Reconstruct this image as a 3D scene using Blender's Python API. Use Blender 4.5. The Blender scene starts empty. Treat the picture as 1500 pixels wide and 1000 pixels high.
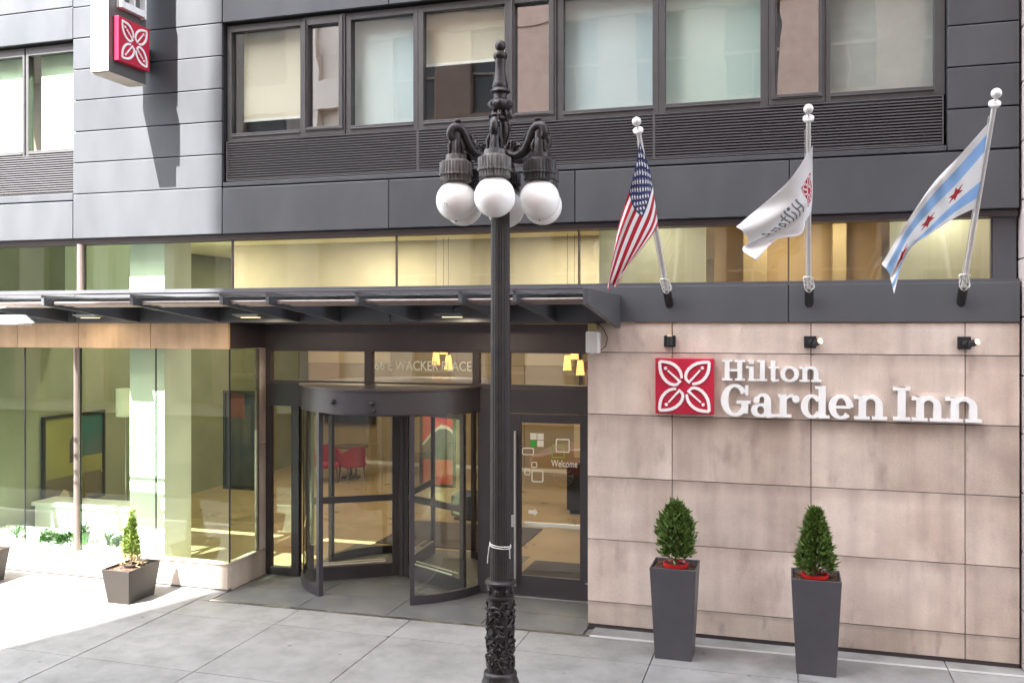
import bpy, bmesh, math, random
from mathutils import Vector, Matrix, noise
random.seed(7)
R = math.radians
PI = math.pi
C = bpy.context.scene.collection
SC = bpy.context.scene

# ------------------------------------------------------------------ camera, world, sun, exposure
cam = bpy.data.cameras.new('camera')
cam.lens = 32.33
cam.sensor_width = 36
cam.shift_y = -26 / 1500
cam.clip_start = 0.05
cam.clip_end = 1000
camo = bpy.data.objects.new('camera', cam)
C.objects.link(camo)
camo.location = (0, -10.9, 3.65)
camo.rotation_euler = (R(90), 0, math.atan2(407, 1347))
SC.camera = camo

SUN_DIR = Vector((0.38, 1.0, -1.52)).normalized()
w = bpy.data.worlds.new('World')
SC.world = w
w.use_nodes = True
nt = w.node_tree
sky = nt.nodes.new('ShaderNodeTexSky')
sky.sky_type = 'NISHITA'
sky.sun_disc = False
sky.sun_elevation = math.asin(-SUN_DIR.z)
sky.sun_rotation = math.atan2(-SUN_DIR.x, -SUN_DIR.y)
sky.dust_density = 2.0
bg = nt.nodes['Background']
bg.inputs['Strength'].default_value = 0.105
sky_desat = nt.nodes.new('ShaderNodeHueSaturation')      # mutes the sky's blue so its light comes out more neutral
sky_desat.inputs['Saturation'].default_value = 0.42
nt.links.new(sky.outputs[0], sky_desat.inputs['Color'])
nt.links.new(sky_desat.outputs[0], bg.inputs['Color'])

sl = bpy.data.lights.new('sun', 'SUN')
sl.energy = 2.9
sl.angle = R(0.5)
sl.color = (1, 0.975, 0.93)
so = bpy.data.objects.new('sun', sl)
C.objects.link(so)
so.location = (-10, -20, 40)
so.rotation_euler = SUN_DIR.to_track_quat('-Z', 'Y').to_euler()

SC.view_settings.view_transform = 'Standard'
SC.view_settings.look = 'None'
SC.view_settings.gamma = 1
SC.view_settings.exposure = 4.15
SC.view_settings.use_curve_mapping = False
SC.render.engine = 'CYCLES'
cy = SC.cycles
cy.use_denoising = True
cy.max_bounces = 10
cy.diffuse_bounces = 5
cy.glossy_bounces = 5
cy.transparent_max_bounces = 32
cy.sample_clamp_indirect = 6
cy.blur_glossy = 0.5
cy.caustics_reflective = False
cy.caustics_refractive = False

# ------------------------------------------------------------------ materials
M = {}


def new_mat(name):
    m = bpy.data.materials.new(name)
    m.use_nodes = True
    n = m.node_tree
    b = n.nodes['Principled BSDF']
    M[name] = m
    return m, n, b


def mat(name, c1, rough=0.6, metal=0.0, c2=None, scale=4.0, stretch=(1, 1, 1), detail=6, bump=0.0, bscale=None,
        island=0.0, rvar=0.0, spec=None, tone=0.0, coat=0.0):
    m, n, b = new_mat(name)
    L = n.links.new
    b.inputs['Base Color'].default_value = (*c1, 1)
    b.inputs['Roughness'].default_value = rough
    b.inputs['Metallic'].default_value = metal
    if spec is not None:
        b.inputs['Specular IOR Level'].default_value = spec
    b.inputs['Coat Weight'].default_value = coat
    col = None
    tc = n.nodes.new('ShaderNodeTexCoord')
    mp = n.nodes.new('ShaderNodeMapping')
    mp.inputs['Scale'].default_value = stretch
    L(tc.outputs['Object'], mp.inputs['Vector'])
    if c2 is not None or rvar:
        no = n.nodes.new('ShaderNodeTexNoise')
        no.inputs['Scale'].default_value = scale
        no.inputs['Detail'].default_value = detail
        no.inputs['Roughness'].default_value = 0.6
        L(mp.outputs[0], no.inputs['Vector'])
        if c2 is not None:
            mx = n.nodes.new('ShaderNodeValToRGB')
            mx.color_ramp.elements[0].position = 0.32
            mx.color_ramp.elements[1].position = 0.68
            mx.color_ramp.elements[0].color = (*c1, 1)
            mx.color_ramp.elements[1].color = (*c2, 1)
            L(no.outputs['Fac'], mx.inputs['Fac'])
            col = mx.outputs[0]
        if rvar:
            mr = n.nodes.new('ShaderNodeMapRange')
            mr.inputs['To Min'].default_value = max(0.02, rough - rvar)
            mr.inputs['To Max'].default_value = min(1, rough + rvar)
            L(no.outputs['Fac'], mr.inputs['Value'])
            L(mr.outputs[0], b.inputs['Roughness'])
    if island or tone:
        hs = n.nodes.new('ShaderNodeHueSaturation')
        if col is None:
            hs.inputs['Color'].default_value = (*c1, 1)
        else:
            L(col, hs.inputs['Color'])
        mr2 = n.nodes.new('ShaderNodeMapRange')
        k = island or tone
        mr2.inputs['To Min'].default_value = 1 - k
        mr2.inputs['To Max'].default_value = 1 + k
        if island:
            g = n.nodes.new('ShaderNodeNewGeometry')
            L(g.outputs['Random Per Island'], mr2.inputs['Value'])
        else:
            g = n.nodes.new('ShaderNodeObjectInfo')
            L(g.outputs['Random'], mr2.inputs['Value'])
        L(mr2.outputs[0], hs.inputs['Value'])
        col = hs.outputs[0]
    if col is not None:
        L(col, b.inputs['Base Color'])
    if bump:
        nb = n.nodes.new('ShaderNodeTexNoise')
        nb.inputs['Scale'].default_value = bscale or scale * 6
        nb.inputs['Detail'].default_value = 5
        L(mp.outputs[0], nb.inputs['Vector'])
        bp = n.nodes.new('ShaderNodeBump')
        bp.inputs['Strength'].default_value = bump
        bp.inputs['Distance'].default_value = 0.02
        L(nb.outputs['Fac'], bp.inputs['Height'])
        L(bp.outputs[0], b.inputs['Normal'])
    return m


def glass(name, tint, f0=0.04, wave=0.0, rough=0.0, haze=0.0):
    m = bpy.data.materials.new(name)
    m.use_nodes = True
    n = m.node_tree
    n.nodes.clear()
    L = n.links.new
    out = n.nodes.new('ShaderNodeOutputMaterial')
    tr = n.nodes.new('ShaderNodeBsdfTransparent')
    tr.inputs[0].default_value = (*tint, 1)
    gl = n.nodes.new('ShaderNodeBsdfGlossy')
    gl.inputs['Roughness'].default_value = rough
    lw = n.nodes.new('ShaderNodeLayerWeight')
    lw.inputs['Blend'].default_value = 0.5
    pw = n.nodes.new('ShaderNodeMath')
    pw.operation = 'POWER'
    pw.inputs[1].default_value = 5
    L(lw.outputs['Facing'], pw.inputs[0])
    mr = n.nodes.new('ShaderNodeMapRange')
    mr.inputs['To Min'].default_value = f0
    mr.inputs['To Max'].default_value = 0.95
    L(pw.outputs[0], mr.inputs['Value'])
    mx = n.nodes.new('ShaderNodeMixShader')
    L(mr.outputs[0], mx.inputs[0])
    L(tr.outputs[0], mx.inputs[1])
    L(gl.outputs[0], mx.inputs[2])
    last = mx.outputs[0]
    if haze:
        df = n.nodes.new('ShaderNodeBsdfDiffuse')
        df.inputs[0].default_value = (0.6, 0.6, 0.58, 1)
        mh = n.nodes.new('ShaderNodeMixShader')
        mh.inputs[0].default_value = haze
        L(last, mh.inputs[1])
        L(df.outputs[0], mh.inputs[2])
        last = mh.outputs[0]
    L(last, out.inputs[0])
    if wave:
        tc = n.nodes.new('ShaderNodeTexCoord')
        no = n.nodes.new('ShaderNodeTexNoise')
        no.inputs['Scale'].default_value = 1.1
        no.inputs['Detail'].default_value = 2
        L(tc.outputs['Object'], no.inputs['Vector'])
        bp = n.nodes.new('ShaderNodeBump')
        bp.inputs['Strength'].default_value = wave
        bp.inputs['Distance'].default_value = 0.05
        L(no.outputs['Fac'], bp.inputs['Height'])
        L(bp.outputs[0], gl.inputs['Normal'])
    M[name] = m
    return m


def emit(name, col, s):
    m, n, b = new_mat(name)
    b.inputs['Base Color'].default_value = (*col, 1)
    b.inputs['Emission Color'].default_value = (*col, 1)
    b.inputs['Emission Strength'].default_value = s
    return m


def vmat(name, rough=0.75, attr='print', trans=0.0):
    m, n, b = new_mat(name)
    a = n.nodes.new('ShaderNodeVertexColor')
    a.layer_name = attr
    n.links.new(a.outputs[0], b.inputs['Base Color'])
    b.inputs['Roughness'].default_value = rough
    b.inputs['Sheen Weight'].default_value = 0.15
    if trans:
        t = n.nodes.new('ShaderNodeBsdfTranslucent')
        n.links.new(a.outputs[0], t.inputs[0])
        mx = n.nodes.new('ShaderNodeMixShader')
        mx.inputs[0].default_value = trans
        n.links.new(b.outputs[0], mx.inputs[1])
        n.links.new(t.outputs[0], mx.inputs[2])
        n.links.new(mx.outputs[0], n.nodes['Material Output'].inputs[0])
    return m


def stone_mat(name, ca, cb, dirt, grime=0.0):
    m, n, b = new_mat(name)
    L = n.links.new
    tc = n.nodes.new('ShaderNodeTexCoord')
    oi = n.nodes.new('ShaderNodeObjectInfo')
    off = n.nodes.new('ShaderNodeVectorMath')
    off.operation = 'ADD'
    sc = n.nodes.new('ShaderNodeVectorMath')
    sc.operation = 'SCALE'
    sc.inputs['Scale'].default_value = 20
    cx = n.nodes.new('ShaderNodeCombineXYZ')
    L(oi.outputs['Random'], cx.inputs[0])
    L(oi.outputs['Random'], cx.inputs[2])
    L(cx.outputs[0], sc.inputs[0])
    L(tc.outputs['Object'], off.inputs[0])
    L(sc.outputs[0], off.inputs[1])

    def nz(scale, st, detail=5):
        mp = n.nodes.new('ShaderNodeMapping')
        mp.inputs['Scale'].default_value = st
        L(off.outputs[0], mp.inputs[0])
        t = n.nodes.new('ShaderNodeTexNoise')
        t.inputs['Scale'].default_value = scale
        t.inputs['Detail'].default_value = detail
        L(mp.outputs[0], t.inputs['Vector'])
        return t.outputs['Fac']

    def ramp(f, p0, p1, c0, c1):
        r = n.nodes.new('ShaderNodeValToRGB')
        r.color_ramp.elements[0].position = p0
        r.color_ramp.elements[1].position = p1
        r.color_ramp.elements[0].color = (*c0, 1)
        r.color_ramp.elements[1].color = (*c1, 1)
        L(f, r.inputs[0])
        return r.outputs[0]

    def mix(bt, f, a, c):
        x = n.nodes.new('ShaderNodeMix')
        x.data_type = 'RGBA'
        x.blend_type = bt
        if isinstance(f, float):
            x.inputs[0].default_value = f
        else:
            L(f, x.inputs[0])
        L(a, x.inputs[6])
        if isinstance(c, tuple):
            x.inputs[7].default_value = (*c, 1)
        else:
            L(c, x.inputs[7])
        return x.outputs[2]
    base = ramp(nz(1.1, (1, 1, 0.8)), 0.3, 0.7, ca, cb)
    streak = ramp(nz(3.2, (1.6, 1, 0.10), 4), 0.30, 0.72, (0.74, 0.715, 0.69), (1.09, 1.08, 1.06))
    c = mix('MULTIPLY', 0.75, base, streak)
    cloud = ramp(nz(2.3, (1, 1, 1.2), 6), 0.3, 0.62, (0.64, 0.60, 0.58), (1.05, 1.05, 1.05))
    c = mix('MULTIPLY', 0.42, c, cloud)
    fine = ramp(nz(60, (1, 1, 1), 3), 0.35, 0.65, (0.93, 0.93, 0.93), (1.05, 1.05, 1.05))
    c = mix('MULTIPLY', 0.8, c, fine)
    blot = ramp(nz(3.1, (1.3, 1, 0.5), 6), 0.58, 0.74, (0, 0, 0), (1, 1, 1))
    bl = n.nodes.new('ShaderNodeMath')
    bl.operation = 'MULTIPLY'
    bl.inputs[1].default_value = 0.45 + grime
    L(blot, bl.inputs[0])
    c = mix('MIX', bl.outputs[0], c, dirt)
    # wear along the panel's own edges (generated box coordinates)
    sx = n.nodes.new('ShaderNodeSeparateXYZ')
    L(tc.outputs['Generated'], sx.inputs[0])
    ed = ramp(sx.outputs['Z'], 0.80, 1.0, (0, 0, 0), (1, 1, 1))
    ee = n.nodes.new('ShaderNodeMath')
    ee.operation = 'MULTIPLY'
    L(ed, ee.inputs[0])
    L(nz(4, (1.5, 1, 0.3), 5), ee.inputs[1])
    e2 = n.nodes.new('ShaderNodeMath')
    e2.operation = 'MULTIPLY'
    e2.inputs[1].default_value = 0.75
    L(ee.outputs[0], e2.inputs[0])
    c = mix('MIX', e2.outputs[0], c, dirt)
    hs = n.nodes.new('ShaderNodeHueSaturation')
    mr = n.nodes.new('ShaderNodeMapRange')
    mr.inputs['To Min'].default_value = 0.86
    mr.inputs['To Max'].default_value = 1.09
    L(oi.outputs['Random'], mr.inputs[0])
    L(mr.outputs[0], hs.inputs['Value'])
    L(c, hs.inputs['Color'])
    L(hs.outputs[0], b.inputs['Base Color'])
    b.inputs['Roughness'].default_value = 0.72
    bp = n.nodes.new('ShaderNodeBump')
    bp.inputs['Strength'].default_value = 0.12
    bp.inputs['Distance'].default_value = 0.01
    L(nz(90, (1, 1, 1), 4), bp.inputs['Height'])
    L(bp.outputs[0], b.inputs['Normal'])
    return m


mat('panel_metal', (0.066, 0.0695, 0.077), 0.40, 0.35, (0.081, 0.085, 0.093), 1.8, (1, 1, 0.35), rvar=0.10, tone=0.09, bump=0.10, bscale=0.9)
mat('core_dark', (0.012, 0.012, 0.013), 0.9)
mat('frame_metal', (0.062, 0.06, 0.062), 0.42, 0.3, (0.075, 0.072, 0.073), 3, rvar=0.06)
mat('louvre_metal', (0.085, 0.080, 0.086), 0.5, 0.2)
mat('beam_metal', (0.086, 0.090, 0.099), 0.42, 0.3, (0.100, 0.104, 0.113), 2, (1, 1, 0.3), rvar=0.06)
mat('bronze_metal', (0.070, 0.056, 0.060), 0.45, 0.3, (0.085, 0.068, 0.073), 2, rvar=0.08)
mat('door_metal', (0.050, 0.046, 0.053), 0.4, 0.3, (0.062, 0.057, 0.064), 3, rvar=0.08)
mat('steel', (0.62, 0.61, 0.59), 0.28, 1.0)
mat('pink_tube', (0.22, 0.17, 0.15), 0.38, 0.6, (0.27, 0.21, 0.19), 4)
mat('cast_iron', (0.0125, 0.0095, 0.0095), 0.42, 0.0, (0.024, 0.018, 0.017), 9, bump=0.25, bscale=40, rvar=0.12, spec=0.35)
mat('cast_iron_worn', (0.016, 0.013, 0.012), 0.5, 0.0, (0.16, 0.15, 0.14), 13, (2.5, 2.5, 0.4), bump=0.2, bscale=40, spec=0.35)
m, n, b = new_mat('concrete')
L = n.links.new
tc = n.nodes.new('ShaderNodeTexCoord')
oi = n.nodes.new('ShaderNodeObjectInfo')


def cnoise(scale, det, p0, p1, c0, c1):
    t = n.nodes.new('ShaderNodeTexNoise')
    t.inputs['Scale'].default_value = scale
    t.inputs['Detail'].default_value = det
    t.inputs['Roughness'].default_value = 0.65
    L(tc.outputs['Object'], t.inputs['Vector'])
    r = n.nodes.new('ShaderNodeValToRGB')
    r.color_ramp.elements[0].position = p0
    r.color_ramp.elements[1].position = p1
    r.color_ramp.elements[0].color = (c0, c0 * 0.99, c0 * 0.965, 1)
    r.color_ramp.elements[1].color = (c1, c1 * 0.992, c1 * 0.975, 1)
    L(t.outputs['Fac'], r.inputs[0])
    return r.outputs[0]


def cmul(a, c, f=1.0):
    x = n.nodes.new('ShaderNodeMix')
    x.data_type = 'RGBA'
    x.blend_type = 'MULTIPLY'
    x.inputs[0].default_value = f
    L(a, x.inputs[6])
    L(c, x.inputs[7])
    return x.outputs[2]


base = cnoise(0.7, 9, 0.30, 0.70, 0.155, 0.215)
c = cmul(base, cnoise(2.6, 10, 0.34, 0.56, 0.78, 1.06))
c = cmul(c, cnoise(140, 2, 0.30, 0.60, 0.80, 1.06))
vo = n.nodes.new('ShaderNodeTexVoronoi')
vo.inputs['Scale'].default_value = 2.3
L(tc.outputs['Object'], vo.inputs['Vector'])
r = n.nodes.new('ShaderNodeValToRGB')      # trodden gum and oil spots
r.color_ramp.elements[0].position = 0.045
r.color_ramp.elements[1].position = 0.075
r.color_ramp.elements[0].color = (0.45, 0.44, 0.43, 1)
r.color_ramp.elements[1].color = (1, 1, 1, 1)
L(vo.outputs['Distance'], r.inputs[0])
c = cmul(c, r.outputs[0], 0.8)
hs = n.nodes.new('ShaderNodeHueSaturation')
mr = n.nodes.new('ShaderNodeMapRange')
mr.inputs['To Min'].default_value = 0.90
mr.inputs['To Max'].default_value = 1.08
L(oi.outputs['Random'], mr.inputs[0])
L(mr.outputs[0], hs.inputs['Value'])
L(c, hs.inputs['Color'])
L(hs.outputs[0], b.inputs['Base Color'])
b.inputs['Roughness'].default_value = 0.82
t = n.nodes.new('ShaderNodeTexNoise')
t.inputs['Scale'].default_value = 90
t.inputs['Detail'].default_value = 5
L(tc.outputs['Object'], t.inputs['Vector'])
bp = n.nodes.new('ShaderNodeBump')
bp.inputs['Strength'].default_value = 0.25
bp.inputs['Distance'].default_value = 0.01
L(t.outputs['Fac'], bp.inputs['Height'])
L(bp.outputs[0], b.inputs['Normal'])
mat('granite', (0.062, 0.063, 0.063), 0.6, 0, (0.10, 0.10, 0.098), 2.2, detail=8, bump=0.1, bscale=60, rvar=0.1)
mat('asphalt', (0.045, 0.045, 0.047), 0.9, 0, (0.06, 0.06, 0.06), 6, bump=0.4, bscale=120)
mat('kerb_stone', (0.3, 0.295, 0.28), 0.8, 0, (0.36, 0.35, 0.33), 4, bump=0.15)
mat('mortar', (0.11, 0.105, 0.1), 0.95)
mat('plaster_white', (0.80, 0.79, 0.74), 0.75, 0, (0.83, 0.82, 0.77), 2)
mat('wall_tan', (0.56, 0.47, 0.32), 0.7, 0, (0.62, 0.53, 0.37), 1.2)
mat('wall_ochre', (0.32, 0.245, 0.145), 0.7, 0, (0.37, 0.29, 0.18), 1.2)
mat('backdrop_cream', (0.50, 0.46, 0.39), 0.75, 0, (0.57, 0.53, 0.455), 1.4)
mat('wall_orange', (0.34, 0.15, 0.055), 0.7, 0, (0.4, 0.2, 0.08), 2)
mat('wall_olive', (0.17, 0.175, 0.11), 0.75, 0, (0.22, 0.22, 0.145), 1)
mat('wall_brown', (0.30, 0.20, 0.10), 0.7, 0, (0.36, 0.25, 0.13), 2)
mat('ceiling_cream', (0.88, 0.82, 0.60), 0.8)
mat('curtain_pale', (0.66, 0.67, 0.55), 0.85, 0, (0.72, 0.72, 0.62), 8, (3, 1, 0.1))
mat('floor_tan', (0.25, 0.18, 0.105), 0.3, 0, (0.33, 0.25, 0.155), 1.5, detail=8, rvar=0.1)
mat('floor_mat', (0.028, 0.02, 0.02), 0.95, 0, (0.035, 0.027, 0.027), 60)
mat('room_brown', (0.09, 0.06, 0.05), 0.8, 0, (0.14, 0.10, 0.08), 1.5)
mat('blind_white', (0.75, 0.76, 0.72), 0.85, 0, (0.79, 0.80, 0.77), 1.5)
mat('blind_blue', (0.50, 0.62, 0.64), 0.85, 0, (0.58, 0.68, 0.69), 1.0)
mat('blind_green', (0.47, 0.61, 0.56), 0.85, 0, (0.54, 0.66, 0.61), 1.0)
mat('blind_cream', (0.62, 0.58, 0.44), 0.85, 0, (0.66, 0.62, 0.50), 1.0)
mat('blind_grey', (0.33, 0.34, 0.32), 0.85, 0, (0.44, 0.45, 0.42), 1.4, (1, 1, 1.5))
mat('sign_white', (0.80, 0.80, 0.79), 0.4, 0, (0.74, 0.74, 0.73), 5)
mat('sign_red', (0.42, 0.008, 0.035), 0.38, 0, (0.47, 0.012, 0.045), 3)
mat('sign_grey', (0.10, 0.098, 0.096), 0.5, 0.2)
mat('white_plastic', (0.72, 0.71, 0.69), 0.5, 0, (0.66, 0.65, 0.63), 9)
mat('black_metal', (0.022, 0.022, 0.024), 0.45, 0.3)
mat('pole_white', (0.72, 0.71, 0.69), 0.35, 0.1, (0.64, 0.63, 0.61), 14)
mat('rope', (0.62, 0.60, 0.56), 0.9)
mat('planter_slate', (0.055, 0.053, 0.060), 0.42, 0.05, (0.068, 0.065, 0.072), 3, rvar=0.06)
mat('planter_taupe', (0.019, 0.0145, 0.012), 0.5, 0.0, (0.023, 0.018, 0.015), 3, rvar=0.06)
mat('soil', (0.035, 0.020, 0.015), 0.95, 0, (0.09, 0.045, 0.028), 26, bump=0.9, bscale=50)
mat('bark_chip', (0.10, 0.05, 0.03), 0.9, island=0.5)
mat('pot_red', (0.46, 0.014, 0.012), 0.35)
mat('pot_black', (0.02, 0.018, 0.018), 0.5)
mat('leaf_dark', (0.052, 0.105, 0.014), 0.5, 0, (0.135, 0.21, 0.045), 18, island=0.45)
mat('leaf_lime', (0.13, 0.20, 0.035), 0.55, 0, (0.19, 0.24, 0.05), 18, island=0.4)
mat('leaf_dry', (0.42, 0.34, 0.17), 0.8, island=0.3)
mat('leaf_house', (0.022, 0.060, 0.012), 0.45, 0, (0.036, 0.085, 0.02), 12, island=0.35)
mat('twig', (0.09, 0.06, 0.04), 0.9)
mat('pebble_white', (0.74, 0.73, 0.70), 0.8, 0, (0.82, 0.81, 0.79), 40, bump=0.8, bscale=45)
mat('lacquer_white', (0.80, 0.80, 0.79), 0.25)
mat('fabric_red', (0.22, 0.008, 0.022), 0.8, 0, (0.28, 0.012, 0.035), 20)
mat('fabric_navy', (0.02, 0.028, 0.06), 0.8)
mat('shade_cream', (0.72, 0.70, 0.55), 0.8)
mat('picture_frame', (0.02, 0.018, 0.016), 0.4)
mat('brick_face', (0.50, 0.33, 0.25), 0.85, 0, (0.58, 0.41, 0.32), 3, bump=0.2)
mat('limestone', (0.60, 0.51, 0.43), 0.8, 0, (0.66, 0.57, 0.49), 1.5)
mat('neighbour_stone', (0.42, 0.36, 0.34), 0.8, 0, (0.48, 0.42, 0.40), 1.5, bump=0.1, tone=0.08)


def decal(name, c):
    m, n, b = new_mat(name)
    b.inputs['Base Color'].default_value = (*c, 1)
    b.inputs['Roughness'].default_value = 0.6
    t = n.nodes.new('ShaderNodeBsdfTranslucent')
    t.inputs[0].default_value = (*c, 1)
    ad = n.nodes.new('ShaderNodeMixShader')
    ad.inputs[0].default_value = 0.6
    n.links.new(b.outputs[0], ad.inputs[1])
    n.links.new(t.outputs[0], ad.inputs[2])
    n.links.new(ad.outputs[0], n.nodes['Material Output'].inputs[0])


decal('decal_white', (0.90, 0.90, 0.88))
decal('decal_green', (0.12, 0.60, 0.13))
decal('decal_lime', (0.50, 0.66, 0.14))
mat('tv_screen', (0.02, 0.03, 0.05), 0.15)
mat('far_pane', (0.16, 0.15, 0.145), 0.3)
stone_mat('stone', (0.54, 0.435, 0.375), (0.68, 0.585, 0.52), (0.19, 0.135, 0.11))
stone_mat('stone_base', (0.47, 0.385, 0.325), (0.58, 0.495, 0.43), (0.12, 0.095, 0.085), 0.3)
stone_mat('stone_bounce_lit', (0.66, 0.45, 0.28), (0.74, 0.53, 0.35), (0.27, 0.18, 0.12))  # fascia stone: sunlight bounced off the sidewalk is put into its warmer colour
stone_mat('stone_sill', (0.55, 0.47, 0.39), (0.62, 0.545, 0.47), (0.33, 0.235, 0.16))
glass('glass_upper', (0.955, 0.97, 0.96), 0.06, wave=0.04)
glass('glass_casement', (0.70, 0.72, 0.72), 0.36, wave=0.07)
glass('glass_clear', (0.97, 0.97, 0.93), 0.075, wave=0.02)
glass('glass_ribbon', (0.93, 0.94, 0.86), 0.045, haze=0.02)
glass('glass_green', (0.88, 0.95, 0.87), 0.035)
glass('glass_canopy', (0.92, 0.95, 0.96), 0.06, haze=0.08)
emit('lamp_warm', (1.0, 0.72, 0.32), 0.6)
emit('lens_warm', (1.0, 0.80, 0.42), 0.16)
emit('pendant_glow', (1.0, 0.52, 0.15), 0.085)
# opal globe: slightly dirty white glass
m, n, b = new_mat('opal')
b.inputs['Base Color'].default_value = (0.84, 0.83, 0.81, 1)
b.inputs['Roughness'].default_value = 0.22
b.inputs['Subsurface Weight'].default_value = 0.35
b.inputs['Subsurface Radius'].default_value = (0.06, 0.055, 0.05)
tc = n.nodes.new('ShaderNodeTexCoord')
no = n.nodes.new('ShaderNodeTexNoise')
no.inputs['Scale'].default_value = 5
no.inputs['Detail'].default_value = 6
n.links.new(tc.outputs['Object'], no.inputs['Vector'])
rp = n.nodes.new('ShaderNodeValToRGB')
rp.color_ramp.elements[0].color = (0.80, 0.78, 0.75, 1)
rp.color_ramp.elements[1].color = (0.87, 0.865, 0.85, 1)
n.links.new(no.outputs['Fac'], rp.inputs[0])
n.links.new(rp.outputs[0], b.inputs['Base Color'])
vmat('flag_print', trans=0.3)
vmat('art_print', 0.6)

# ------------------------------------------------------------------ mesh helpers
ORG = {}


class MB:
    def __init__(self):
        self.v = []
        self.f = []

    def add(self, vs, fs):
        o = len(self.v)
        self.v += [tuple(p) for p in vs]
        self.f += [tuple(i + o for i in f) for f in fs]
        return self

    def box(self, x0, x1, y0, y1, z0, z1):
        vs = [(x0, y0, z0), (x1, y0, z0), (x1, y1, z0), (x0, y1, z0), (x0, y0, z1), (x1, y0, z1), (x1, y1, z1), (x0, y1, z1)]
        return self.add(vs, [(0, 3, 2, 1), (4, 5, 6, 7), (0, 1, 5, 4), (1, 2, 6, 5), (2, 3, 7, 6), (3, 0, 4, 7)])

    def hexa(self, bot, top):
        """two quads (counter-clockwise from above) joined into a solid"""
        return self.add(list(bot) + list(top), [(0, 3, 2, 1), (4, 5, 6, 7), (0, 1, 5, 4), (1, 2, 6, 5), (2, 3, 7, 6), (3, 0, 4, 7)])

    def prism(self, poly, axis, a, b):
        """poly in the plane across the axis, extruded from a to b"""
        k = len(poly)

        def P(p, t):
            if axis == 'x':
                return (t, p[0], p[1])
            if axis == 'y':
                return (p[0], t, p[1])
            return (p[0], p[1], t)
        vs = [P(p, a) for p in poly] + [P(p, b) for p in poly]
        fs = [tuple(range(k))[::-1], tuple(range(k, 2 * k))]
        for i in range(k):
            j = (i + 1) % k
            fs.append((i, j, j + k, i + k))
        return self.add(vs, fs)

    def lathe(self, prof, c=(0, 0, 0), n=24, flute=0, amp=0.0, caps=True):
        vs = []
        fs = []
        for (r, z) in prof:
            for i in range(n):
                a = 2 * PI * i / n
                rr = r * (1 + (amp * (0.5 + 0.5 * math.cos(a * flute)) if flute else 0))
                vs.append((c[0] + rr * math.cos(a), c[1] + rr * math.sin(a), c[2] + z))
        for k in range(len(prof) - 1):
            for i in range(n):
                j = (i + 1) % n
                fs.append((k * n + i, k * n + j, (k + 1) * n + j, (k + 1) * n + i))
        if caps:
            fs.append(tuple(range(n))[::-1])
            fs.append(tuple((len(prof) - 1) * n + i for i in range(n)))
        return self.add(vs, fs)

    def tube(self, pts, r, n=8):
        pts = [Vector(p) for p in pts]
        rs = r if isinstance(r, (list, tuple)) else [r] * len(pts)
        vs = []
        fs = []
        up = None
        for i, p in enumerate(pts):
            t = (pts[min(i + 1, len(pts) - 1)] - pts[max(i - 1, 0)])
            if t.length < 1e-9:
                t = Vector((0, 0, 1))
            t.normalize()
            if up is None:
                up = t.orthogonal().normalized()
            else:
                up = (up - t * up.dot(t))
                if up.length < 1e-6:
                    up = t.orthogonal()
                up.normalize()
            s = t.cross(up)
            for k in range(n):
                a = 2 * PI * k / n
                vs.append(p + (up * math.cos(a) + s * math.sin(a)) * rs[i])
        for i in range(len(pts) - 1):
            for k in range(n):
                j = (k + 1) % n
                fs.append((i * n + k, i * n + j, (i + 1) * n + j, (i + 1) * n + k))
        fs.append(tuple(range(n))[::-1])
        fs.append(tuple((len(pts) - 1) * n + k for k in range(n)))
        return self.add(vs, fs)

    def ball(self, c, r, n=16, m=10, sx=1, sy=1, sz=1):
        vs = [(c[0], c[1], c[2] - r * sz)]
        for i in range(1, m):
            a = -PI / 2 + PI * i / m
            for k in range(n):
                b = 2 * PI * k / n
                vs.append((c[0] + r * sx * math.cos(a) * math.cos(b), c[1] + r * sy * math.cos(a) * math.sin(b), c[2] + r * sz * math.sin(a)))
        vs.append((c[0], c[1], c[2] + r * sz))
        fs = []
        for k in range(n):
            fs.append((0, 1 + (k + 1) % n, 1 + k))
            fs.append((len(vs) - 1, 1 + (m - 2) * n + k, 1 + (m - 2) * n + (k + 1) % n))
        for i in range(m - 2):
            for k in range(n):
                j = (k + 1) % n
                fs.append((1 + i * n + k, 1 + i * n + j, 1 + (i + 1) * n + j, 1 + (i + 1) * n + k))
        return self.add(vs, fs)

    def strip(self, pts, wd, y0, y1):
        """flat ribbon of varying width in the xz plane, solid between y0 (front) and y1"""
        k = len(pts)
        ws = wd if isinstance(wd, (list, tuple)) else [wd] * k
        L_, R_ = [], []
        for i in range(k):
            a = Vector(pts[max(i - 1, 0)])
            b = Vector(pts[min(i + 1, k - 1)])
            p = Vector(pts[i])
            t = (b - a).normalized()
            nn = Vector((-t.y, t.x))
            if 0 < i < k - 1:
                d0 = (p - a).normalized()
                cs = max(0.35, abs(d0.dot(t)))
            else:
                cs = 1
            L_.append(p + nn * ws[i] / 2 / cs)
            R_.append(p - nn * ws[i] / 2 / cs)
        vs = []
        for y in (y0, y1):
            vs += [(p.x, y, p.y) for p in L_] + [(p.x, y, p.y) for p in R_]
        fs = []
        for i in range(k - 1):
            fs.append((i, i + 1, k + i + 1, k + i))
            fs.append((2 * k + i, 3 * k + i, 3 * k + i + 1, 2 * k + i + 1))
            fs.append((i, 2 * k + i, 2 * k + i + 1, i + 1))
            fs.append((k + i, k + i + 1, 3 * k + i + 1, 3 * k + i))
        fs.append((0, k, 3 * k, 2 * k))
        fs.append((k - 1, 3 * k - 1, 4 * k - 1, 2 * k - 1))
        return self.add(vs, fs)

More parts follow.
